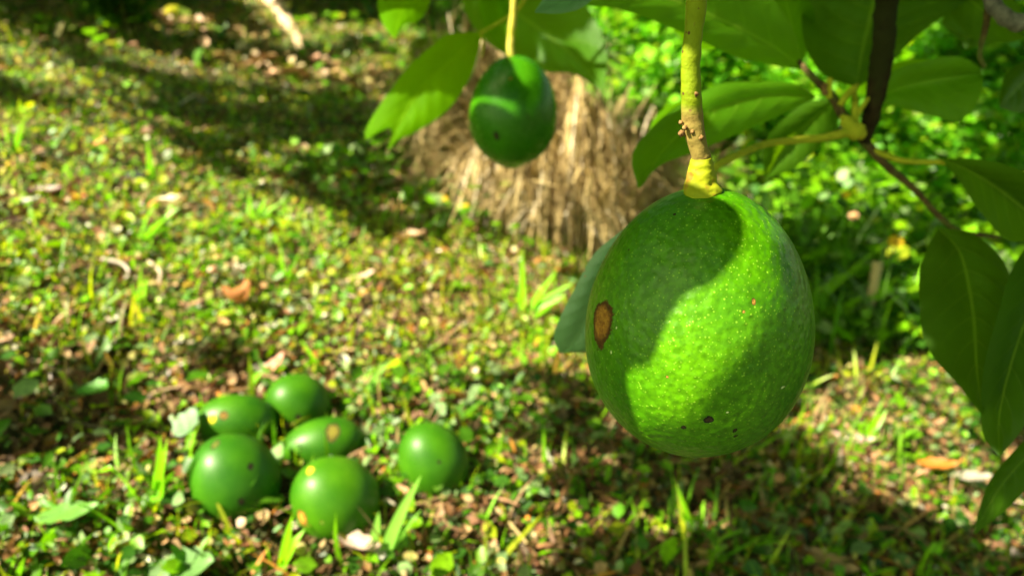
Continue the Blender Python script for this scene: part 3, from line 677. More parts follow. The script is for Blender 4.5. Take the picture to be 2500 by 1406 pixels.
# petioles of the left spray and the bough overhead that everything hangs from
tube('petiole', [P(1172, 82, .71), P(1200, 66, .71), P(1240, 42, .70), P(1275, 10, .68), P(1300, -60, .68), P(1330, -180, .67)], [(0, .0014), (1, .0022)], M['petiole'], tree, 10, 30)
tube('petiole', [P(1174, 84, .71), P(1180, 110, .71), P(1176, 140, .71)], [(0, .0016), (1, .0008)], M['petiole'], tree, 8, 12)
bough = [Vector((1.35, -.55, 1.30)), Vector((.8, -.15, 1.02)), Vector((.42, .06, .78)), Vector((.20, .17, .66)), Vector((.09, .20, .625)), Vector((.04, .42, .655)), Vector((.02, .62, .64)), Vector((-.12, .72, .60))]
tube('bough', bough, [(0, .04), (.3, .022), (.6, .012), (1, .004)], M['branch'], tree, 16, 70, .12, 60)
tube('twig', [STEM_TOP1, STEM_TOP1 + Vector((-.002, -.012, .05)), Vector((.09, .20, .625))], [(0, .0029), (1, .004)], M['stem'], tree, 12, 16)
tube('twig', [STEM_TOP2, STEM_TOP2 + Vector((0, 0, .03)), Vector((.02, .62, .64))], [(0, .0034), (1, .003)], M['stem_yellow'], tree, 12, 16)
tube('twig', [P(2200, -330, .33), P(2230, -450, .31), Vector((.42, .06, .78))], [(0, .009), (1, .011)], M['branch'], tree, 12, 20)
tx, ty = 1.35, -.55
tube('trunk', [Vector((tx + .05, ty - .05, gz(tx, ty) - .1)), Vector((tx, ty, .35)), Vector((tx - .03, ty, .9)), Vector((tx, ty, 1.35)), Vector((tx - .15, ty, 2.1)), Vector((tx - .5, ty - .1, 2.9))], [(0, .16), (.15, .12), (.5, .10), (1, .05)], M['tan_bark'], tree, 24, 60, .15, 14)
for k in range(9):
    a = 2.0 + k * .38; r0 = Vector((tx - .1, ty, 1.4 + .16 * k)); e = Vector((tx + 2.4 * math.cos(a), ty + 2.1 * math.sin(a), 1.7 + .12 * k))
    tube('limb', [r0, r0.lerp(e, .4) + Vector((0, 0, .22)), r0.lerp(e, .75) + Vector((0, 0, .15)), e], [(0, .045), (.5, .022), (1, .006)], M['branch'], tree, 10, 24, .12, 30)
wd = tube('drop', [P(948, 362, .698), P(947, 370, .698), P(947, 377, .698), P(947, 382, .698)], [(0, .0006), (.4, .0020), (.8, .0019), (1, .0004)], M['petiole'], None, 14, 16)
m_, t_ = newmat('water'); b_ = finish(t_, (1, 1, 1), .02); b_.inputs["Transmission Weight"].default_value = 1.0; b_.inputs["IOR"].default_value = 1.33
wd.data.materials[0] = m_; wd.name = 'water_drop'; tag(wd, 'glinting water drop on the folded sunlit leaf tip', 'water drop')

# ------------------------------------------------------------------ shade: leaves added overhead, out of the picture, to cast it
PROTECT = []      # (point, radius): sunlit spots whose way to the sun stays open
def on_fruit(bv, px, py, d):
    h = bv.ray_cast(CAM, ray(px, py).normalized())[0]
    return h if h is not None else P(px, py, d)
def shade_leaf(bv, d, mid, left, right, s):  # unseen shade caster, outlined from the shadow wanted on the surface
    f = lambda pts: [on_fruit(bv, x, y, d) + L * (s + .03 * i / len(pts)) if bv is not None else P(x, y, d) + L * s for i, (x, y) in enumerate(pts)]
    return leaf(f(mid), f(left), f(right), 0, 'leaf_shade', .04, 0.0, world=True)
# unseen leaf cut to cast the shade edge on the big fruit's upper left
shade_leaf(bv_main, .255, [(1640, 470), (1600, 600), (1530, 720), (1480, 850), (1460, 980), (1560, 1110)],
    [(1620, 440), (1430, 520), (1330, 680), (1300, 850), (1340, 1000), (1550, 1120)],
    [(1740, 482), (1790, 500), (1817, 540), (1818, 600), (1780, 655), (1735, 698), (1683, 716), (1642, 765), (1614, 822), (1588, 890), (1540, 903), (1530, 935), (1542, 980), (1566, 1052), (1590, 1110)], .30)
# unseen leaf added to shade the far right side of it
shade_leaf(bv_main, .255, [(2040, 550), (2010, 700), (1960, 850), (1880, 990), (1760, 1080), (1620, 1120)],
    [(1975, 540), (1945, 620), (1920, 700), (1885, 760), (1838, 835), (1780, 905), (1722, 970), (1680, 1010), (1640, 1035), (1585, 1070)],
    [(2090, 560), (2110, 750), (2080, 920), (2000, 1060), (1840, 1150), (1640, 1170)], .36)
for (x, y) in [(1850, 560), (1830, 640), (1780, 720), (1720, 780), (1680, 840), (1640, 900), (1600, 980), (1760, 840), (1650, 980)]: PROTECT.append((on_fruit(bv_main, x, y, .25), .004))
# smaller fruit: unseen shade leaves added over its shoulder and its belly
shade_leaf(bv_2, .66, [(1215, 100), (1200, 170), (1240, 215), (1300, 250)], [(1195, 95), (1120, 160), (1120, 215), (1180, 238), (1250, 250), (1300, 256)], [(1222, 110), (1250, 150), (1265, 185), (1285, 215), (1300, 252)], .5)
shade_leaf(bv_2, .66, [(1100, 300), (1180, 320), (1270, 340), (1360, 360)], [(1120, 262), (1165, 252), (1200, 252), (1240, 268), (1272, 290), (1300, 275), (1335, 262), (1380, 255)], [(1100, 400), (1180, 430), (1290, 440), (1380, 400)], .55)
for (x, y) in [(1160, 244), (1190, 243), (1220, 250), (1260, 268), (1275, 150), (1300, 170), (1315, 200), (1250, 140)]: PROTECT.append((on_fruit(bv_2, x, y, .66), .004))
# folded leaf: an added unseen leaf shades it above the lit tip
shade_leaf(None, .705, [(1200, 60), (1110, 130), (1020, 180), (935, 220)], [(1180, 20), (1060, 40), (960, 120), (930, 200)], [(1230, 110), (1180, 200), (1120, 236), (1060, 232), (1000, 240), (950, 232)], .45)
for (x, y) in [(920, 270), (950, 260), (990, 290), (1040, 270), (1090, 255), (1000, 260), (905, 310), (948, 370)]: PROTECT.append((P(x, y, .70), .006))

for (x, y, d_) in [(2262, 790, .37), (2275, 850, .36), (2300, 900, .35), (2405, 640, .38), (1540, 15, .42), (1620, 45, .43), (1700, 80, .44), (2230, 190, .47), (2290, 180, .46), (1800, 235, .44), (1730, 250, .43), (1975, 120, .47), (2010, 250, .46)]: PROTECT.append((P(x, y, d_), -.022))
LIT = [
 [(-300, 240), (0, 265), (250, 310), (450, 385), (700, 470), (800, 540), (1000, 590), (1350, 690), (1480, 800), (1470, 900), (1150, 890), (900, 850), (700, 850), (450, 790), (0, 870), (-300, 900)],
 [(-300, 40), (0, 85), (60, 95), (280, 230), (330, 300), (200, 260), (0, 150), (-300, 100)],
 [(400, 40), (480, 48), (640, 98), (600, 118), (400, 78)], [(240, 90), (420, 140), (600, 185), (600, 200), (420, 165), (230, 110)],
 [(540, 145), (700, 145), (930, 195), (940, 240), (760, 215), (540, 185)], [(730, 55), (1060, 65), (1060, 105), (750, 92)], [(950, 120), (1080, 140), (1060, 180), (900, 160)],
 [(1900, 850), (2250, 900), (2450, 1050), (2560, 1150), (2480, 1340), (2300, 1250), (2100, 1120), (1900, 1010)],
 [(60, 1100), (330, 1120), (300, 1210), (60, 1190)], [(340, 1080), (420, 1080), (420, 1240), (340, 1240)], [(430, 1050), (540, 1060), (540, 1240), (450, 1220)], [(500, 1280), (760, 1290), (760, 1350), (500, 1340)],
 [(640, 920), (720, 930), (700, 1010), (640, 1010)], [(690, 1050), (760, 1050), (760, 1130), (690, 1130)], [(710, 1150), (820, 1130), (830, 1200), (740, 1290)], [(975, 1040), (1060, 1040), (1040, 1140), (980, 1130)],
 [(1150, 560), (1700, 560), (1600, 690), (1300, 660)], [(900, 1290), (960, 1250), (960, 1350), (900, 1350)]]
def sky_block_crown():
    for k in range(3):
        foliage('crown', (1.5 - .2 * k, -.3 + .7 * k, 1.45 + .1 * k), (1.0, .9, .55), 5200, .13, [G['mid'], G['deep'], (.06, .16, .01)], [.4, .3, .3], 'canopy', tree, clumps=60)  # unseen foliage added to block skylight from the right
def shade_canopy():
    Ln = np.array(L)
    tg = []; tt = []; sz = []
    # ground targets
    x = rng.uniform(-5.0, 3.5, 26000); y = rng.uniform(.15, 8.5, 26000)
    dd = np.sqrt(x * x + y * y); k = rng.random(len(x)) < np.clip((1.3 / dd) ** .8, .6, 1); x, y = x[k], y[k]
    x2 = rng.uniform(-5.5, .9, 8000); y2 = rng.uniform(1.5, 8.5, 8000); x = np.concatenate([x, x2]); y = np.concatenate([y, y2])
    z = gz_np(x, y); p = np.stack([x, y, z], 1); px, py, d = proj_np(p)
    cut = (np.arange(len(x)) < len(x) - 8000) | ((d > 1.7) & (px < 1330)); x, y, z, p, px, py, d = x[cut], y[cut], z[cut], p[cut], px[cut], py[cut], d[cut]
    lit = np.zeros(len(x), bool)
    for poly in LIT: lit |= inpoly(px, py, poly)
    inside = (px > -200) & (px < 2700) & (py > -100) & (py < 1500) & (d > 0)
    pr = np.where(lit, 0.0, np.where(inside, .9, .5))
    pr[inside & ~lit & (px < 1350) & (py > 830)] = .72
    pr[(d > 2.2) & (px > 1300)] *= .25
    pr[(px > 1450) & (py < 860)] *= .4
    k = rng.random(len(x)) < pr
    p = p[k]; zt = rng.uniform(.85, 1.7, len(p)); t = (zt - p[:, 2]) / Ln[2]
    tg.append(p); tt.append(t); sz.append(rng.uniform(.09, .15, len(p)) * (1 + .3 * np.maximum(0, d[k] - 1.5)).clip(1, 1.9))
    # right-hand hanging leaves
    n = 420; q = np.array([list(P(rng.uniform(1480, 2600), rng.uniform(-150, 620), rng.uniform(.38, .55))) for _ in range(n)])
    tg.append(q); tt.append(rng.uniform(.42, 1.1, n)); sz.append(rng.uniform(.08, .14, n))
    n = 160; q = np.array([list(P(rng.uniform(2200, 2600), rng.uniform(500, 1350), rng.uniform(.32, .42))) for _ in range(n)])
    tg.append(q); tt.append(rng.uniform(.5, 1.1, n)); sz.append(rng.uniform(.08, .13, n))
    n = 200; q = np.array([list(P(rng.uniform(1180, 1480), rng.uniform(-150, 200), .74)) for _ in range(n)])
    tg.append(q); tt.append(rng.uniform(.5, 1.1, n)); sz.append(rng.uniform(.08, .12, n))
    n = 70; q = np.array([list(P(rng.uniform(1980, 2060), rng.uniform(540, 760), rng.uniform(1.1, 1.5))) for _ in range(n)])  # aims added leaves so that they darken the hollow
    tg.append(q); tt.append(rng.uniform(1.0, 1.5, n)); sz.append(rng.uniform(.10, .15, n))
    tg = np.concatenate(tg); tt = np.concatenate(tt); sz = np.concatenate(sz)
    c = tg + tt[:, None] * Ln
    ok = c[:, 2] - sz * .6 > .56
    # keep the sun's way open to protected points
    pts = [(np.array(a), r) for a, r in PROTECT]
    gp = []
    for poly in LIT:
        a = np.array(poly, float); x0, y0 = a.min(0); x1, y1 = a.max(0)
        stp = 40 if x1 - x0 > 500 else 22
        for gx in np.arange(x0, x1, stp):
            for gy in np.arange(y0, y1, stp):
                if -50 < gx < 2550 and inpoly(np.array([gx]), np.array([gy]), poly)[0]:
                    h = hit(gx, gy, .02)
                    if h is not None: gp.append((np.array(h), -.015))
    pts += gp
    for _ in range(260):
        pts.append((np.array(P(rng.uniform(1400, 2500), rng.uniform(20, 420), rng.uniform(1.9, 2.3))), -.01))
    print('protected', len(pts))
    for a, r in pts:
        q = c - a; s = q @ Ln; dist = np.linalg.norm(q - s[:, None] * Ln, axis=1)
        ok &= ~((dist < r + sz * .50) & (s > 0))
    c = c[ok]; sz = sz[ok]; n = len(c)
    print('canopy leaves', n)
    # leaf planes roughly face the sun
    yaw = rng.uniform(0, 6.283, n); a = np.cross(Ln, [0, 0, 1.0]); a /= np.linalg.norm(a); b = np.cross(Ln, a)
    yv = np.cos(yaw)[:, None] * a + np.sin(yaw)[:, None] * b + rng.normal(0, .28, (n, 1)) * Ln
    yv /= np.linalg.norm(yv, axis=1)[:, None]; zv = Ln + rng.normal(0, .25, (n, 3)); xv = np.cross(yv, zv); xv /= np.linalg.norm(xv, axis=1)[:, None]; zv = np.cross(xv, yv)
    rot = np.stack([xv, yv, zv], 1)
    pos = c - yv * sz[:, None] * .5
    cols = pick([(.05, .14, .015), (.08, .2, .015), (.035, .11, .012)], [.5, .3, .2], n)
    T = LEAF_T * np.array([.95, 1, 1])
    o = scatter('crown', T, LEAF_F, pos, sz, rot, cols, M['canopy'], tree)  # unseen leaves placed for their shadows, with gaps over the sunlit spots
# ------------------------------------------------------------------ dry grass clump
def grass_clump(name, label, cx, cy, rx, ry, h, n, seed, lean=(0, 0), pal=(.5, .3, .2), group=None):
    r = np.random.default_rng(seed); V = []; F = []; C = []
    S = 9
    for i in range(n):
        a = r.uniform(0, 6.283); q = math.sqrt(r.random())
        bx, by = cx + rx * q * math.cos(a), cy + ry * q * math.sin(a)
        # stands up, arches outwards, hangs down
        hh = h * r.uniform(.5, 1.05) * (1 - .25 * q * q) * (1 + .16 * math.sin(bx * 47 + seed) + .12 * math.sin(bx * 113)); out = r.uniform(.015, .15) * (0.4 + q)
        da = a + r.normal(0, .5); ox, oy = math.cos(da) * out + lean[0] * hh, math.sin(da) * out + lean[1] * hh
        drop = r.random() < .72
        g0 = gz(bx, by); p0 = np.array([bx, by, g0 - .01])
        if drop:
            # folded blade: hangs from the crown of the clump almost straight to the ground
            if math.sin(da) > -.2 and r.random() < .6: da = -da
            low = hh * (r.uniform(0, .12) if r.random() < .55 else r.uniform(.1, .6)); o_ = out * r.uniform(.5, 1.0)
            tp = np.array([bx + lean[0] * hh, by * .35 + cy * .65 + lean[1] * hh, g0 + hh])
            ex, ey = math.cos(da) * o_ * .55 + r.normal(0, .014), math.sin(da) * o_ * .9
            ctrl = [tp - [0, -.015, hh * .1], tp, tp + [ex * .45, ey * .6, -.22 * hh], tp + [ex * .8, ey * .95, -(hh - low) * .62], tp + [ex, ey, -(hh - low)]]
        else:
            ctrl = [p0, p0 + [ox * .2, oy * .2, hh * .5], p0 + [ox * .7, oy * .7, hh], p0 + [ox * 1.2, oy * 1.2, hh * 1.04 + r.normal(0, .03)]]
        pts = cr(ctrl, S); wdt = r.uniform(.0009, .0026) * (1.9 if r.random() < .05 else 1)
        sd = Vector((-math.sin(da) + r.normal(0, .5), math.cos(da) + r.normal(0, .5), r.normal(0, .15))).normalized()
        g = r.random(); base = np.array(((.44, .32, .15), (.31, .21, .09), (.56, .46, .34), (.13, .08, .03))[int(r.choice(4, p=(.42, .33, .10, .15)))]) * r.uniform(.75, 1.25)
        o0 = len(V)
        for j in range(S):
            ww = wdt * (1 - .75 * (j / (S - 1)) ** 2)
            c = Vector(pts[j]); V += [c - sd * ww, c + sd * ww]; k = .85 + .3 * r.random(); C += [(*(base * k), 1)] * 2
        for j in range(S - 1): F.append((o0 + 2 * j, o0 + 2 * j + 1, o0 + 2 * j + 3, o0 + 2 * j + 2))
    o = mesh_py(name, V, F, M['straw'], None, None, C)
    return tag(o, label, 'dry grass', group)
b1 = hit(1390, 640); b2 = hit(1130, 520)
grass_clump('dry_grass_clump', 'dry straw coloured grass clump between the two hanging avocados', b1.x + .0, b1.y + .14, .19, .08, .285, 8000, 1)
grass_clump('dry_grass_clump', 'darker dry grass clump sloping behind the smaller hanging avocado', b2.x + .03, b2.y + .18, .14, .10, .34, 6500, 2, lean=(.26, 0))

# ------------------------------------------------------------------ shrubs and weeds
def foliage(name, ctr, rad, n, lsize, pal, wts, mat='bush', parent=None, flat=.55, T=LEAF_T, clumps=26, seed=0, fr=.33):
    ctr = np.array(ctr); rad = np.array(rad)
    a = rng.normal(0, 1, (clumps, 3)); a /= np.linalg.norm(a, axis=1)[:, None]; cc = ctr + a * rad * rng.uniform(.35, 1.0, (clumps, 1))
    ci = rng.integers(0, clumps, n); g = rng.normal(0, 1, (n, 3)); g /= np.linalg.norm(g, axis=1)[:, None]
    p = cc[ci] + g * (rad * fr) * rng.uniform(.3, 1.0, (n, 1)) ** .6
    p[:, 2] = np.maximum(p[:, 2], gz_np(p[:, 0], p[:, 1]) + .005)
    rot = frames(rng.uniform(0, 6.283, n), rng.normal(-.15, .5, n), rng.normal(0, .5, n))
    cl = pick(pal, wts, n) * rng.uniform(.75, 1.25, clumps)[ci][:, None]
    return scatter(name, T, LEAF_F, p, rng.gamma(9, lsize / 9, n), rot, cl, M[mat], parent, rng.uniform(.8, 1.6, n))
def shrub(label, x, y, h, rx, ry, n, ls, pal, wts, group='shrubs behind the hanging fruit', name='shrub', nst=7, **kw):
    z = gz(x, y); t = tag(empty(name, (x, y, z)), label, 'shrub', group)
    foliage('foliage', (x, y, z + h * .52), (rx, ry, h * .5), n, ls, pal, wts, 'bush', t, **kw)
    for k in range(nst):
        a = k * 2.4; e = Vector((x + rx * .6 * math.cos(a), y + ry * .6 * math.sin(a), z + h * random.uniform(.6, .95)))
        b = Vector((x + .02 * math.cos(a), y + .02 * math.sin(a), z - .02))
        tube('stem', [b, b.lerp(e, .5) + Vector((0, 0, .05)), e], [(0, .008), (1, .002)], M['twig'], t, 7, 12)
    return t
BRT = [(.16, .42, .01), (.26, .42, .01), (.08, .26, .01), (.26, .44, .12)]
def gpt(px, dist):   # ground point on the bearing of px at forward distance y
    x = (px - 1250) / 2500 * W * dist / math.cos(R(PITCH)) * .95
    return x, dist
x, y = gpt(1580, 2.1); shrub('bright sunlit small leaved shrub behind the straw clump', x, y + .15, .62, .42, .32, 9000, .030, BRT, [.5, .15, .25, .2], clumps=60)
x, y = gpt(1830, 2.3); shrub('bright green shrub seen right of the thick green stem', x, y + .1, .66, .42, .32, 9000, .030, BRT, [.45, .1, .3, .2], clumps=60)
x, y = gpt(2130, 2.0); shrub('mid green shrub seen behind the dark branch', x, y + .1, .72, .40, .3, 9000, .030, BRT, [.4, .1, .4, .2], clumps=60)
x, y = gpt(2420, 1.7); shrub('leafy green shrub at the right behind the hanging leaves', x, y + .1, .80, .42, .3, 9000, .030, BRT, [.35, .15, .4, .15], clumps=60)
x, y = gpt(1420, 3.0); shrub('pale green shrub standing farther back behind the straw', x, y + .4, .75, .6, .4, 7000, .035, BRT, [.5, .2, .2, .2], clumps=60)
x, y = gpt(1085, 2.6); shrub('small bright yellow green bush left of the smaller avocado', x, y, .20, .085, .07, 1500, .022, [G['yellow'], (.35, .5, .03)], [.5, .5], nst=3, clumps=20)
hb = hit(325, 88); x, y = hb.x - .05, hb.y
for (a_, b_) in [(230, 30), (260, 70), (300, 20), (350, 50), (400, 20), (210, 10)]: PROTECT_BUSH = globals().setdefault('PB', []); PROTECT_BUSH.append(P(a_, b_, (hb - CAM).dot(FWD)))
shrub('dark green bush hanging over the shaded slope', x + .05, y, .55, .17, .15, 6500, .026, [G['deep'], G['mid'], G['bright']], [.5, .35, .15], clumps=50)

def weeds():
    """low leafy weeds on the bank to the right of the big fruit"""
    n = 9000; px = rng.uniform(1750, 2750, n); py = rng.uniform(430, 880, n)
    k = rng.random(n) < np.where((px < 2080) & (py > 500) & (py < 780), .10, .9); px, py = px[k], py[k]
    y = rng.uniform(1.05, 1.75, len(px)); u = (px - 1250) / 2500 * W; v = (703 - py) / 2500 * W
    # place on the ground under each bearing, then raise by plant height
    x = u * y * 1.08; z = gz_np(x, y); hgt = rng.uniform(0.0, 1, len(px)) ** .7 * (.05 + .17 * np.clip((y - 1.0) / .5, 0, 1))
    p = np.stack([x, y, z + hgt], 1); n = len(p)
    c = pick([G['bright'], G['mid'], G['deep'], G['grey'], G['yellow']], [.35, .32, .12, .13, .06], n)
    o = scatter('weeds', LEAF_T, LEAF_F, p, rng.gamma(7, .0042, n), frames(rng.uniform(0, 6.28, n), rng.normal(.1, .5, n), rng.normal(0, .5, n)), c, M['cover'], None, rng.uniform(.9, 1.7, n))
    tag(o, 'leafy green weeds crowding the bank right of the big avocado', 'weeds', None, 'stuff')
    n = 1100; x = rng.uniform(.35, 1.6, n); y = rng.uniform(1.0, 1.7, n); z = gz_np(x, y)
    c = pick([G['bright'], G['mid'], G['grey']], [.4, .4, .2], n)
    o = scatter('long_grass', BLADE_T, BLADE_F, np.stack([x, y, z], 1), rng.uniform(.08, .24, n), frames(rng.uniform(0, 6.28, n), rng.normal(.9, .35, n), rng.normal(0, .4, n)), c, M['cover'], None, rng.uniform(.6, 1.1, n))
    tag(o, 'long arching grass blades among the weeds at right', 'grass', None, 'stuff')
weeds()

# ------------------------------------------------------------------ single things on the ground
def solid(name, rgb, rough=.5, trans=0.0, var=.35, scale=180.0):
    m, t = newmat(name); tc = N(t, "ShaderNodeTexCoord"); nz = N(t, "ShaderNodeTexNoise", Scale=scale, Detail=6.0, Roughness=.65); t.links.new(tc.outputs["Object"], nz.inputs["Vector"])
    c = mixc(t, nz.outputs[0], tuple(x * (1 - var) for x in rgb), tuple(min(1, x * (1 + var)) for x in rgb))
    finish(t, c, rough, trans, tuple(min(1, x * 1.6) for x in rgb), bumpn(t, nz.outputs[0], .5, .001)); return m
def fallen(px, py, lpx, ang, rgb, label, wf=.42, curl=.5, lift=.012, pitch=.15, roll=0.0, group='fallen leaves'):
    p = hit(px, py, lift); d = (p - CAM).dot(FWD); ln = lpx / 2500 * W * d
    a = R(ang); tl = math.sin(a) * 1.0
    yv = (math.cos(a) * RT + math.sin(a) * Vector((0, 1, 0)) * 1.0 + Vector((0, 0, pitch + .0))).normalized()
    xv = yv.cross(Vector((math.sin(roll), 0, math.cos(roll)))).normalized(); zv = xv.cross(yv)
    V = []; F = []; uv = []; n, m = 18, 4; cc = 2 * m + 1
    for i in range(n):
        t = i / (n - 1); ww = ln * wf * .5 * (math.sin(math.pi * t ** .85) ** .8 * (1 + .12 * math.sin(t * 23))) + .0004
        for j in range(cc):
            s = (j - m) / m; th = curl * s * 1.6
            q = p + yv * ln * (t - .5) + xv * ww * (math.sin(th) / (curl * 1.6 + 1e-6)) + zv * (ww * (1 - math.cos(th)) * 1.2 + ln * .22 * curl * (2 * t - 1) ** 2 + ln * .02 * math.sin(t * 11 + s * 3))
            V.append(q); uv.append((s, t))
    F = [(i * cc + j, i * cc + j + 1, (i + 1) * cc + j + 1, (i + 1) * cc + j) for i in range(n - 1) for j in range(cc - 1)]
    me = mesh_py('fallen_leaf', V, F, solid('fallen_leaf', rgb, .5, .2), None, uv)
    return tag(me, label, 'leaf', group)
fallen(590, 735, 120, -50, (.42, .17, .07), 'curled orange brown leaf standing in the sunlit ground', .7, .9, .03, .5)
fallen(450, 745, 95, 5, (.36, .18, .12), 'flat brown leaf left of the curled orange leaf', .35, .3)
fallen(668, 890, 75, 50, (.45, .20, .14), 'pinkish brown pointed leaf behind the pile of avocados', .5, .3, .02, .5)
fallen(660, 795, 80, -8, (.50, .42, .46), 'small pale lilac leaf below the curled orange leaf', .3, .3)
fallen(110, 470, 230, -9, (.10, .035, .03), 'long dark red leaf at the left edge', .22, .5, .015)
fallen(190, 482, 70, -5, (.45, .05, .015), 'short bright red leaf beside the long dark leaf', .4, .3, .02, .2)
fallen(62, 492, 70, 10, (.5, .47, .45), 'whitish leaf in front of the long dark red leaf', .5, .3, .02, .2)
fallen(420, 498, 110, -22, (.55, .42, .25), 'beige curled leaf in the sunlit grass', .45, .7, .03, .2)
fallen(285, 565, 75, -65, (.65, .58, .50), 'cream narrow leaf in the sunlit left ground', .35, .6, .02, .3)
fallen(880, 1335, 130, -25, (.36, .26, .22), 'pale pink curled leaf in front of the pile', .45, .7, .02, .15)
fallen(930, 1355, 60, -70, (.45, .42, .40), 'small whitish leaf beside the pale pink leaf', .45, .5, .02, .3)
fallen(2010, 1375, 160, -35, (.34, .21, .13), 'tan leaf at the bottom right of the ground', .45, .4)
fallen(2290, 1135, 90, -25, (.38, .13, .02), 'orange leaf in the sunlit ground at right', .5, .4, .03, .3)
fallen(2375, 1165, 80, -15, (.30, .26, .22), 'whitish leaf next to the orange leaf at right', .5, .4, .03, .2)
fallen(2080, 1070, 110, -30, (.38, .24, .24), 'mauve brown leaf in the sunlit right ground', .35, .4)
fallen(1000, 575, 90, -20, (.42, .25, .15), 'tan leaf below the yellow flowers', .45, .5, .02)
fallen(930, 515, 70, 10, (.38, .24, .17), 'brown leaf at the foot of the darker grass clump', .5, .5, .02)
fallen(880, 680, 80, 30, (.50, .33, .25), 'pale brown leaf in the middle of the lit ground', .4, .5, .02)
fallen(165, 1250, 150, 10, (.09, .22, .03), 'broad pale green leaf at lower left', .45, .2, .03, .1)
fallen(450, 1385, 150, 5, (.09, .19, .05), 'rounded grey green leaf at the bottom edge', .8, .3, .02, .1)
fallen(232, 955, 90, -15, (.07, .24, .02), 'dark green cupped leaf in the left foreground', .8, .5, .03, .2)
fallen(455, 1030, 80, 60, (.09, .17, .08), 'round grey green leaf touching the back left avocado', .9, .2, .03, .6)
fallen(1900, 1290, 110, -40, (.10, .16, .05), 'dull green leaf in the shaded right foreground', .4, .4)
fallen(1290, 880, 70, 15, (.34, .15, .05), 'rusty leaf left of the big avocado', .5, .5)
fallen(150, 1195, 60, -70, (.70, .66, .60), 'white dry stub at the lower left', .22, .5, .02, .4)
def stone(px, py, wpx, rgb, label):
    p = hit(px, py, .0); d = (p - CAM).dot(FWD); r = wpx / 2 / 2500 * W * d; V = []; F = []; S, K = 24, 14
    for i in range(K + 1):
        a = math.pi * i / K
        for j in range(S):
            th = 2 * math.pi * j / S; v = Vector((math.sin(a) * math.cos(th), math.sin(a) * math.sin(th) * .8, math.cos(a) * .75))
            V.append(p + Vector((0, 0, r * .35)) + v * r * (1 + .35 * noise.noise(v * 1.6 + Vector((px, 0, 0)))))
    for i in range(K):
        for j in range(S): F.append((i * S + j, (i + 1) * S + j, (i + 1) * S + (j + 1) % S, i * S + (j + 1) % S))
    tag(mesh_py('stone', V, F, solid('stone', rgb, .8, 0, .3)), label, 'stone')
stone(335, 448, 56, (.025, .03, .03), 'dark grey stone poking out of the sunlit creepers')
def stick(pts, r, rgb, label, name='stick', cat='stick', hs=None):
    w3 = [hit(a, b, hs[i] if hs else .012) for i, (a, b) in enumerate(pts)]
    o = tube(name, w3, [(0, r), (.5, r * .9), (1, r * .6)], solid(name, rgb, .6, 0, .3), None, 8, 24, .2, 200)
    return tag(o, label, cat)
stick([(250, 632), (300, 645), (315, 670), (290, 688)], .0028, (.42, .33, .30), 'bent pinkish stick in the sunlit left ground', hs=[.02, .025, .02, .01])
stick([(365, 640), (392, 665), (385, 700)], .0030, (.38, .28, .22), 'short curved brown stick beside the bent pinkish stick', hs=[.02, .02, .01])
stick([(250, 750), (285, 770), (280, 785), (255, 775)], .0035, (.45, .38, .36), 'small hooked pale stick below the bent stick', hs=[.01, .02, .02, .01])
stick([(120, 1010), (200, 1035), (260, 1045)], .0028, (.10, .07, .035), 'dark thin stick lying at left', hs=[.01, .012, .012])
stick([(1130, 700), (900, 640), (1000, 660)][:1] + [(1200, 640), (1330, 670), (1450, 700)], .006, (.20, .12, .07), 'brown root along the foot of the straw clump')
stick([(1150, 1180), (1240, 1270), (1330, 1380)], .0018, (.28, .20, .08), 'thin yellowish stalk across the shaded foreground', 'stalk', 'stalk')
def post(px0, py0, px1, py1, y, r, mat, label, name, cat):
    a, b = up_at(px0, py0, y), up_at(px1, py1, y - .03)
    o = tube(name, [a, a.lerp(b, .5) + Vector((.004, 0, 0)), b], [(0, r), (1, r * .85)], mat, None, 10, 20, .15, 90); return tag(o, label, cat)
post(2142, 640, 2100, 830, 1.12, .0085, solid('pale_wood', (.50, .36, .20), .7), 'pale broken stick standing in the weeds', 'stick', 'stick')
post(2030, 700, 2060, 800, 1.2, .006, solid('grass_stalk', (.16, .26, .08), .5), 'green bent stalk in the dark hollow', 'stalk', 'stalk')
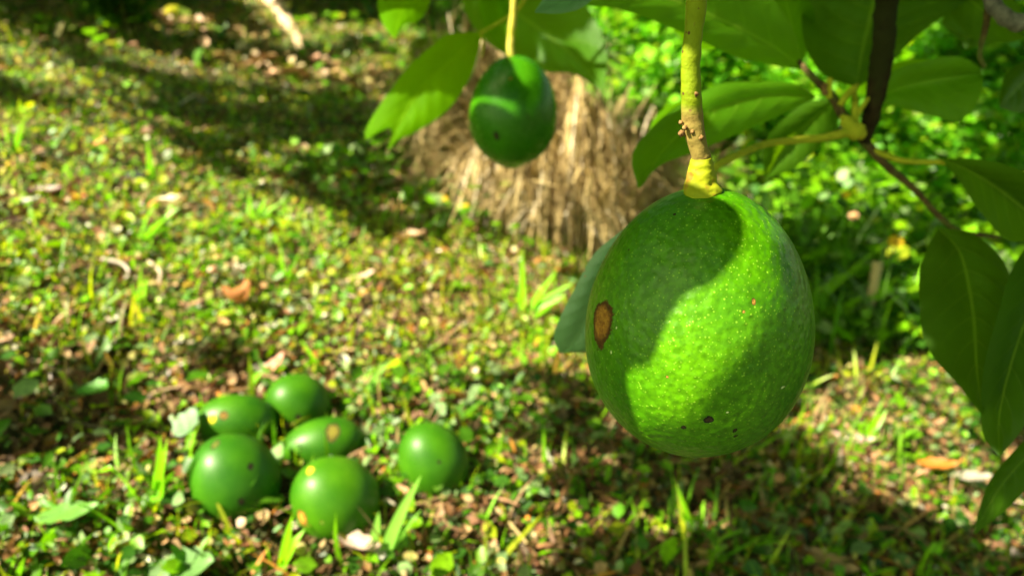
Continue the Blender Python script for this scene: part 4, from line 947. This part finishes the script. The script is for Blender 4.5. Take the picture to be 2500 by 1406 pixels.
# grass tufts
M['blade'] = solid('grass_blade', (.22, .50, .008), .35, .5, .25, 60.0)
M['blade_grey'] = solid('grass_blade_grey', (.18, .38, .05), .35, .45, .25, 60.0)
def tuft(base, tips, label, mat='blade', wpx=14, group='grass tufts on the ground'):
    """tips: (px, py, toward) reached from the base; blades stay near the depth of the base"""
    b = hit(base[0], base[1], 0); d = (b - CAM).dot(FWD); t = tag(empty('grass_tuft', b), label, 'grass', group)
    tips = list(tips) + [(tp[0] + 34 * math.sin(5.1 * k), tp[1] + (base[1] - tp[1]) * .35 + 10 * k, .05, 12) for k, tp in enumerate(tips)]
    for i, tp in enumerate(tips):
        px, py = tp[0], tp[1]; bow = tp[2] if len(tp) > 2 else 0.0; wp = tp[3] if len(tp) > 3 else wpx
        e = P(px, py, d - .02 + .04 * ((i * 37) % 10) / 10)
        if 'shaded' not in label: PROTECT.append((np.array(b.lerp(e, .6)), -.01)); PROTECT.append((np.array(e), -.01))
        b0 = b + Vector((.003 * math.cos(i * 2.3), .003 * math.sin(i * 2.3), -.003))
        mid = b0.lerp(e, .55) + Vector((0, 0, 1)) * bow * (e - b0).length
        pts = cr([tuple(b0), tuple(mid), tuple(e)], 16); ww = wp * 1.7 / 2 / 2500 * W * d
        V = []; F = []
        for j, c in enumerate(pts):
            s = j / 15; wdt = ww * .8 * (1 - s ** 3.2) * (.8 + .4 * min(1, s * 3)) / 1.2 + .0002; c = Vector(c)
            sd = Vector((.8, -.6 + .2 * math.sin(i * 2), 0)); tan = Vector(pts[min(15, j + 1)]) - Vector(pts[max(0, j - 1)]); sd = (sd - tan * (sd.dot(tan) / tan.length_squared)).normalized()
            V += [c - sd * wdt, c + Vector((0, wdt * .5, -wdt * .2)), c + sd * wdt]
        for j in range(15):
            F += [(3 * j, 3 * j + 1, 3 * j + 4, 3 * j + 3), (3 * j + 1, 3 * j + 2, 3 * j + 5, 3 * j + 4)]
        mesh_py('blade', V, F, M[mat], t)
    return t
tuft((375, 1262), [(392, 1065, 0, 34), (408, 1070, 0, 16), (240, 1150, .38, 20), (398, 1180, .02, 14)], 'bright tuft of broad grass left of the pile')
tuft((905, 1400), [(1028, 1160, .05, 26), (925, 1248, 0, 24), (988, 1285, .02, 18)], 'three upright grass blades in front of the pile', 'blade_grey')
tuft((672, 1420), [(715, 1255, .06, 24), (745, 1290, .12, 24), (650, 1330, 0, 14)], 'grass blades below the front avocado of the pile')
tuft((665, 960), [(628, 868, 0, 22), (645, 890, 0, 14)], 'short blunt grass blade behind the pile', 'blade_grey')
tuft((865, 990), [(935, 885, -.06, 22), (950, 880, .0, 12)], 'pale green blade leaning right behind the pile', 'blade_grey')
tuft((800, 930), [(742, 850, .03, 16), (735, 830, .05, 12)], 'thin blade leaning left above the pile')
tuft((338, 765), [(320, 690, 0, 18), (358, 680, 0, 14), (345, 640, 0, 10)], 'bright tuft among the sunlit creepers at left')
tuft((690, 695), [(683, 590, 0, 10), (715, 640, 0, 14), (730, 620, .03, 14), (670, 650, 0, 10)], 'bright tuft in the middle of the sunlit ground')
tuft((615, 555), [(605, 460, 0, 12), (650, 480, 0, 14), (680, 495, .03, 14), (640, 500, 0, 10)], 'upper tuft at the far edge of the sunlit ground')
tuft((330, 600), [(400, 535, .05, 16), (440, 505, .05, 16), (380, 480, 0, 10)], 'slanting yellow green tuft at left in the sun')
tuft((1270, 780), [(1275, 610, 0, 14), (1400, 690, .03, 22), (1380, 720, .04, 26), (1360, 660, .04, 14), (1230, 720, 0, 12)], 'bright tuft left of the big hanging avocado')
tuft((370, 460), [(358, 340, .0, 20), (366, 400, 0, 18)], 'single upright blade beside the dark stone')
tuft((25, 380), [(60, 290, .05, 22), (-40, 330, .1, 22), (10, 300, 0, 18)], 'yellow green tuft at the far left edge')
tuft((20, 1420), [(60, 1360, 0, 16), (75, 1380, .05, 12), (40, 1340, 0, 12)], 'small bright tuft in the lower left corner')
tuft((1700, 1330), [(1650, 1180, 0, 12), (1720, 1220, .05, 14), (1780, 1260, .05, 12)], 'shaded tuft under the big hanging avocado')
tuft((2110, 1090), [(2140, 1010, 0, 18), (2165, 1000, .03, 14), (2090, 1020, 0, 12)], 'tuft in the lit ground right of the big avocado')
# long arching green blades near the straw, right of the big fruit
tuft((1985, 640), [(1830, 465, .32, 16), (1900, 510, .25, 14), (2060, 560, .2, 14), (2050, 480, .2, 10)], 'arching grass blades just right of the big avocado', 'blade_grey')

# flowers
M['petal'] = solid('yellow_petal', (.60, .36, .004), .5, .2, .15)
M['petal_pink'] = solid('peach_petal', (.72, .38, .22), .5, .2, .15)
M['green_stem'] = solid('flower_stem', (.08, .18, .02), .5)
def flower(px, py, d, r, label, mat='petal'):
    c = P(px, py, d); g = gz(c.x, c.y); t = tag(empty('flower', (c.x, c.y, g)), label, 'flower', 'small wild flowers' if mat == 'petal' else None)
    V = []; F = []
    tocam = (CAM - c).normalized(); up = (tocam + Vector((0, 0, .8))).normalized(); x = up.cross(Vector((1, .1, 0))).normalized(); y = up.cross(x)
    for k in range(9):
        a = k * 2 * math.pi / 9; dr = math.cos(a) * x + math.sin(a) * y; sd = -math.sin(a) * x + math.cos(a) * y; o0 = len(V)
        V += [c, c + dr * r * .5 - sd * r * .26 + up * r * .1, c + dr * r * .5 + sd * r * .26 + up * r * .1, c + dr * r - sd * r * .14, c + dr * r + sd * r * .14]
        F += [(o0, o0 + 1, o0 + 2), (o0 + 1, o0 + 3, o0 + 4, o0 + 2)]
    mesh_py('petals', V, F, M[mat], t)
    knob_c = c + up * r * .12; V = []; F = []
    for i in range(7):
        aa = math.pi * i / 6
        for j in range(10):
            th = 2 * math.pi * j / 10; V.append(knob_c + (math.sin(aa) * math.cos(th) * x + math.sin(aa) * math.sin(th) * y + math.cos(aa) * up * .6) * r * .32)
    for i in range(6):
        for j in range(10): F.append((i * 10 + j, (i + 1) * 10 + j, (i + 1) * 10 + (j + 1) % 10, i * 10 + (j + 1) % 10))
    mesh_py('centre', V, F, solid('flower_centre', (.55, .28, .01)), t)
    tube('stalk', [Vector((c.x + .01, c.y, g)), Vector((c.x + .004, c.y, (g + c.z) / 2)), c - up * r * .1], [(0, .0013), (1, .0009)], M['green_stem'], t, 7, 12)
flower(2186, 590, 1.10, .0120, 'large yellow flower among the weeds at right')
flower(2066, 474, 1.35, .0085, 'yellow flower higher up near the thin brown twig')
flower(1080, 487, 1.30, .0100, 'yellow flower at the foot of the darker grass clump')
flower(1137, 505, 1.28, .0075, 'smaller yellow flower right beside the other by the clump')
flower(2084, 527, 1.30, .0095, 'peach coloured flower below the yellow one', 'petal_pink')

# flower plant leaves by the straw
def little_plant(px, py, n, label, spread=.05, h=.06):
    b = hit(px, py, 0); t = tag(empty('seedling', b), label, 'plant')
    p = np.array(b)[None] + rng.normal(0, 1, (n, 3)) * np.array([spread, spread * .6, 0]) + np.stack([np.zeros(n), np.zeros(n), rng.uniform(.01, h, n)], 1)
    c = pick([G['bright'], G['mid'], G['grey']], [.4, .4, .2], n)
    scatter('leaves', ROUND_T, LEAF_F, p, rng.uniform(.014, .03, n), frames(rng.uniform(0, 6.28, n), rng.normal(.1, .4, n), rng.normal(0, .4, n)), c, M['cover'], t)
    for k in range(5):
        e = Vector(p[k * (n // 6)]); tube('stem', [b, b.lerp(e, .5) + Vector((.003, 0, .004)), e], [(0, .0014), (1, .0008)], M['green_stem'], t, 6, 8)
little_plant(1110, 570, 90, 'leafy green plant carrying the yellow flowers by the straw', .055, .10)
little_plant(850, 440, 130, 'green leafy seedling at the edge of the shaded slope', .10, .07)

# ------------------------------------------------------------------ trees in the background
def far_tree(px, y, lean, r, label, h=3.0, second=None):
    x = (px - 1250) / 2500 * W * y / math.cos(R(PITCH)) * .93; z = gz(x, y)
    t = tag(empty('tree', (x, y, z)), label, 'tree', 'trees behind the slope')
    tube('trunk', [Vector((x, y, z - .1)), Vector((x + lean * .5, y, z + .5)), Vector((x + lean, y, z + 1.2)), Vector((x + lean * 1.6, y + .1, z + h))], [(0, r * 1.4), (.2, r), (1, r * .5)], M['tan_bark'], t, 14, 40, .12, 12)
    if second: tube('trunk', [Vector((x + .02, y, z - .05)), Vector((x + second * .5, y - .05, z + .35)), Vector((x + second * 1.1, y - .05, z + .8)), Vector((x + second * 1.5, y, z + 1.8))], [(0, r), (.3, r * .8), (1, r * .4)], M['tan_bark'], t, 12, 30, .12, 12)
    foliage('crown', (x + lean * 1.3, y, z + h * 1.0), (1.3, 1.2, .9), 3500, .13, [G['mid'], G['deep'], G['bright']], [.5, .3, .2], 'bush', t, clumps=40)
far_tree(640, 4.2, -.15, .035, 'slim pale trunk at top left beyond the shaded slope')
def log(pa, pb, da, db, r, label):
    a, b = P(*pa, da), P(*pb, db)
    tag(tube('fallen_branch', [a, a.lerp(b, .35) + Vector((.01, 0, .02)), a.lerp(b, .7) + Vector((0, 0, -.01)), b], [(0, r), (1, r * .6)], M['tan_bark'], None, 10, 30, .15, 30), label, 'branch')
h1 = hit(800, 190); h0 = P(620, -20, 3.6)
tag(tube('fallen_branch', [h0, h0.lerp(h1, .35) + Vector((.02, 0, .03)), h0.lerp(h1, .7), h1 + Vector((0, 0, .005))], [(0, .040), (.6, .030), (1, .016)], solid('pale_bark', (.45, .31, .20), .8), None, 10, 30, .15, 30), 'long pale branch slanting down onto the shaded slope', 'branch')
far_tree(1010, 5.6, .2, .07, 'trunk standing at the top behind the smaller avocado')
far_tree(1500, 7.5, -.2, .09, 'tree far behind the straw clump', 3.2)
far_tree(2000, 6.5, .2, .09, 'tree far behind the dark branch', 3.2)
far_tree(150, 7.5, .2, .09, 'tree on the rise at far left', 3.2)
for k, (px, y) in enumerate([(1200, 7.0), (1700, 6.0), (2300, 5.0), (700, 9.0)]):
    x, yy = gpt(px, y); shrub(['dense green bush at the back of the slope behind the smaller avocado', 'dense green bush far behind the thick green stem', 'dense green bush far behind the right hand leaves', 'dense green bush at the top of the left slope'][k], x, yy, 1.3, .9, .6, 4500, .09, BRT, [.3, .1, .5, .1], clumps=60)
# low growth far up the slope
def slope_litter():
    n = 800; px = rng.uniform(380, 1080, n); py = rng.uniform(40, 260, n)
    k = inpoly(px, py, [(540, 140), (700, 145), (940, 195), (940, 245), (760, 215), (540, 190)]) | (inpoly(px, py, [(400, 40), (480, 48), (640, 98), (600, 118), (400, 78)]) & (rng.random(n) < .6))  # outlines of the sunlit strips; the tan leaf colour helps carry their brightness
    p = [hit(a, b, .0) for a, b in zip(px[k], py[k])]; p = np.array([list(q) for q in p if q is not None]); n = len(p)
    p[:, :2] += rng.normal(0, .05, (n, 2)); p[:, 2] = gz_np(p[:, 0], p[:, 1]) + rng.uniform(.01, .04, n)
    c = pick([(.42, .28, .17), (.28, .20, .09), (.20, .13, .05)], [.3, .35, .35], n)
    o = scatter('slope_litter', CURL_T, LEAF_F, p, rng.uniform(.03, .075, n), frames(rng.uniform(0, 6.28, n), rng.normal(.1, .3, n), rng.normal(0, .4, n)), c, M['litter'], None, rng.uniform(.7, 1.4, n))
    tag(o, 'pale tan dead leaves brightening the sunlit strips of the far slope', 'leaf litter', None, 'stuff')
slope_litter()
def far_growth():
    n = 26000; x = rng.uniform(-6, 4.5, n); y = rng.uniform(2.2, 9, n)
    k = (vnoise(x, y, 2.2, 3.0) + rng.normal(0, .35, n)) > .05; x, y = x[k], y[k]; n = len(x); z = gz_np(x, y) + rng.uniform(0, .05, n)
    c = pick([(.09, .22, .01), (.05, .14, .01), (.15, .20, .03), (.22, .20, .06), G['tan']], [.3, .25, .3, .15, .06], n)  # muted palette, helping to carry the far slope's shade
    o = scatter('undergrowth', ROUND_T, LEAF_F, np.stack([x, y, z], 1), rng.uniform(.025, .06, n), frames(rng.uniform(0, 6.28, n), rng.normal(.1, .4, n), rng.normal(0, .4, n)), c, M['cover'])
    tag(o, 'blurred low green growth up the far shaded slope', 'undergrowth', None, 'stuff')
far_growth()
for i in range(12): PROTECT.append((np.array(h0.lerp(h1, i / 11)), .0))
for q in PB: PROTECT.append((np.array(q), -.03))
shade_canopy()
sky_block_crown()
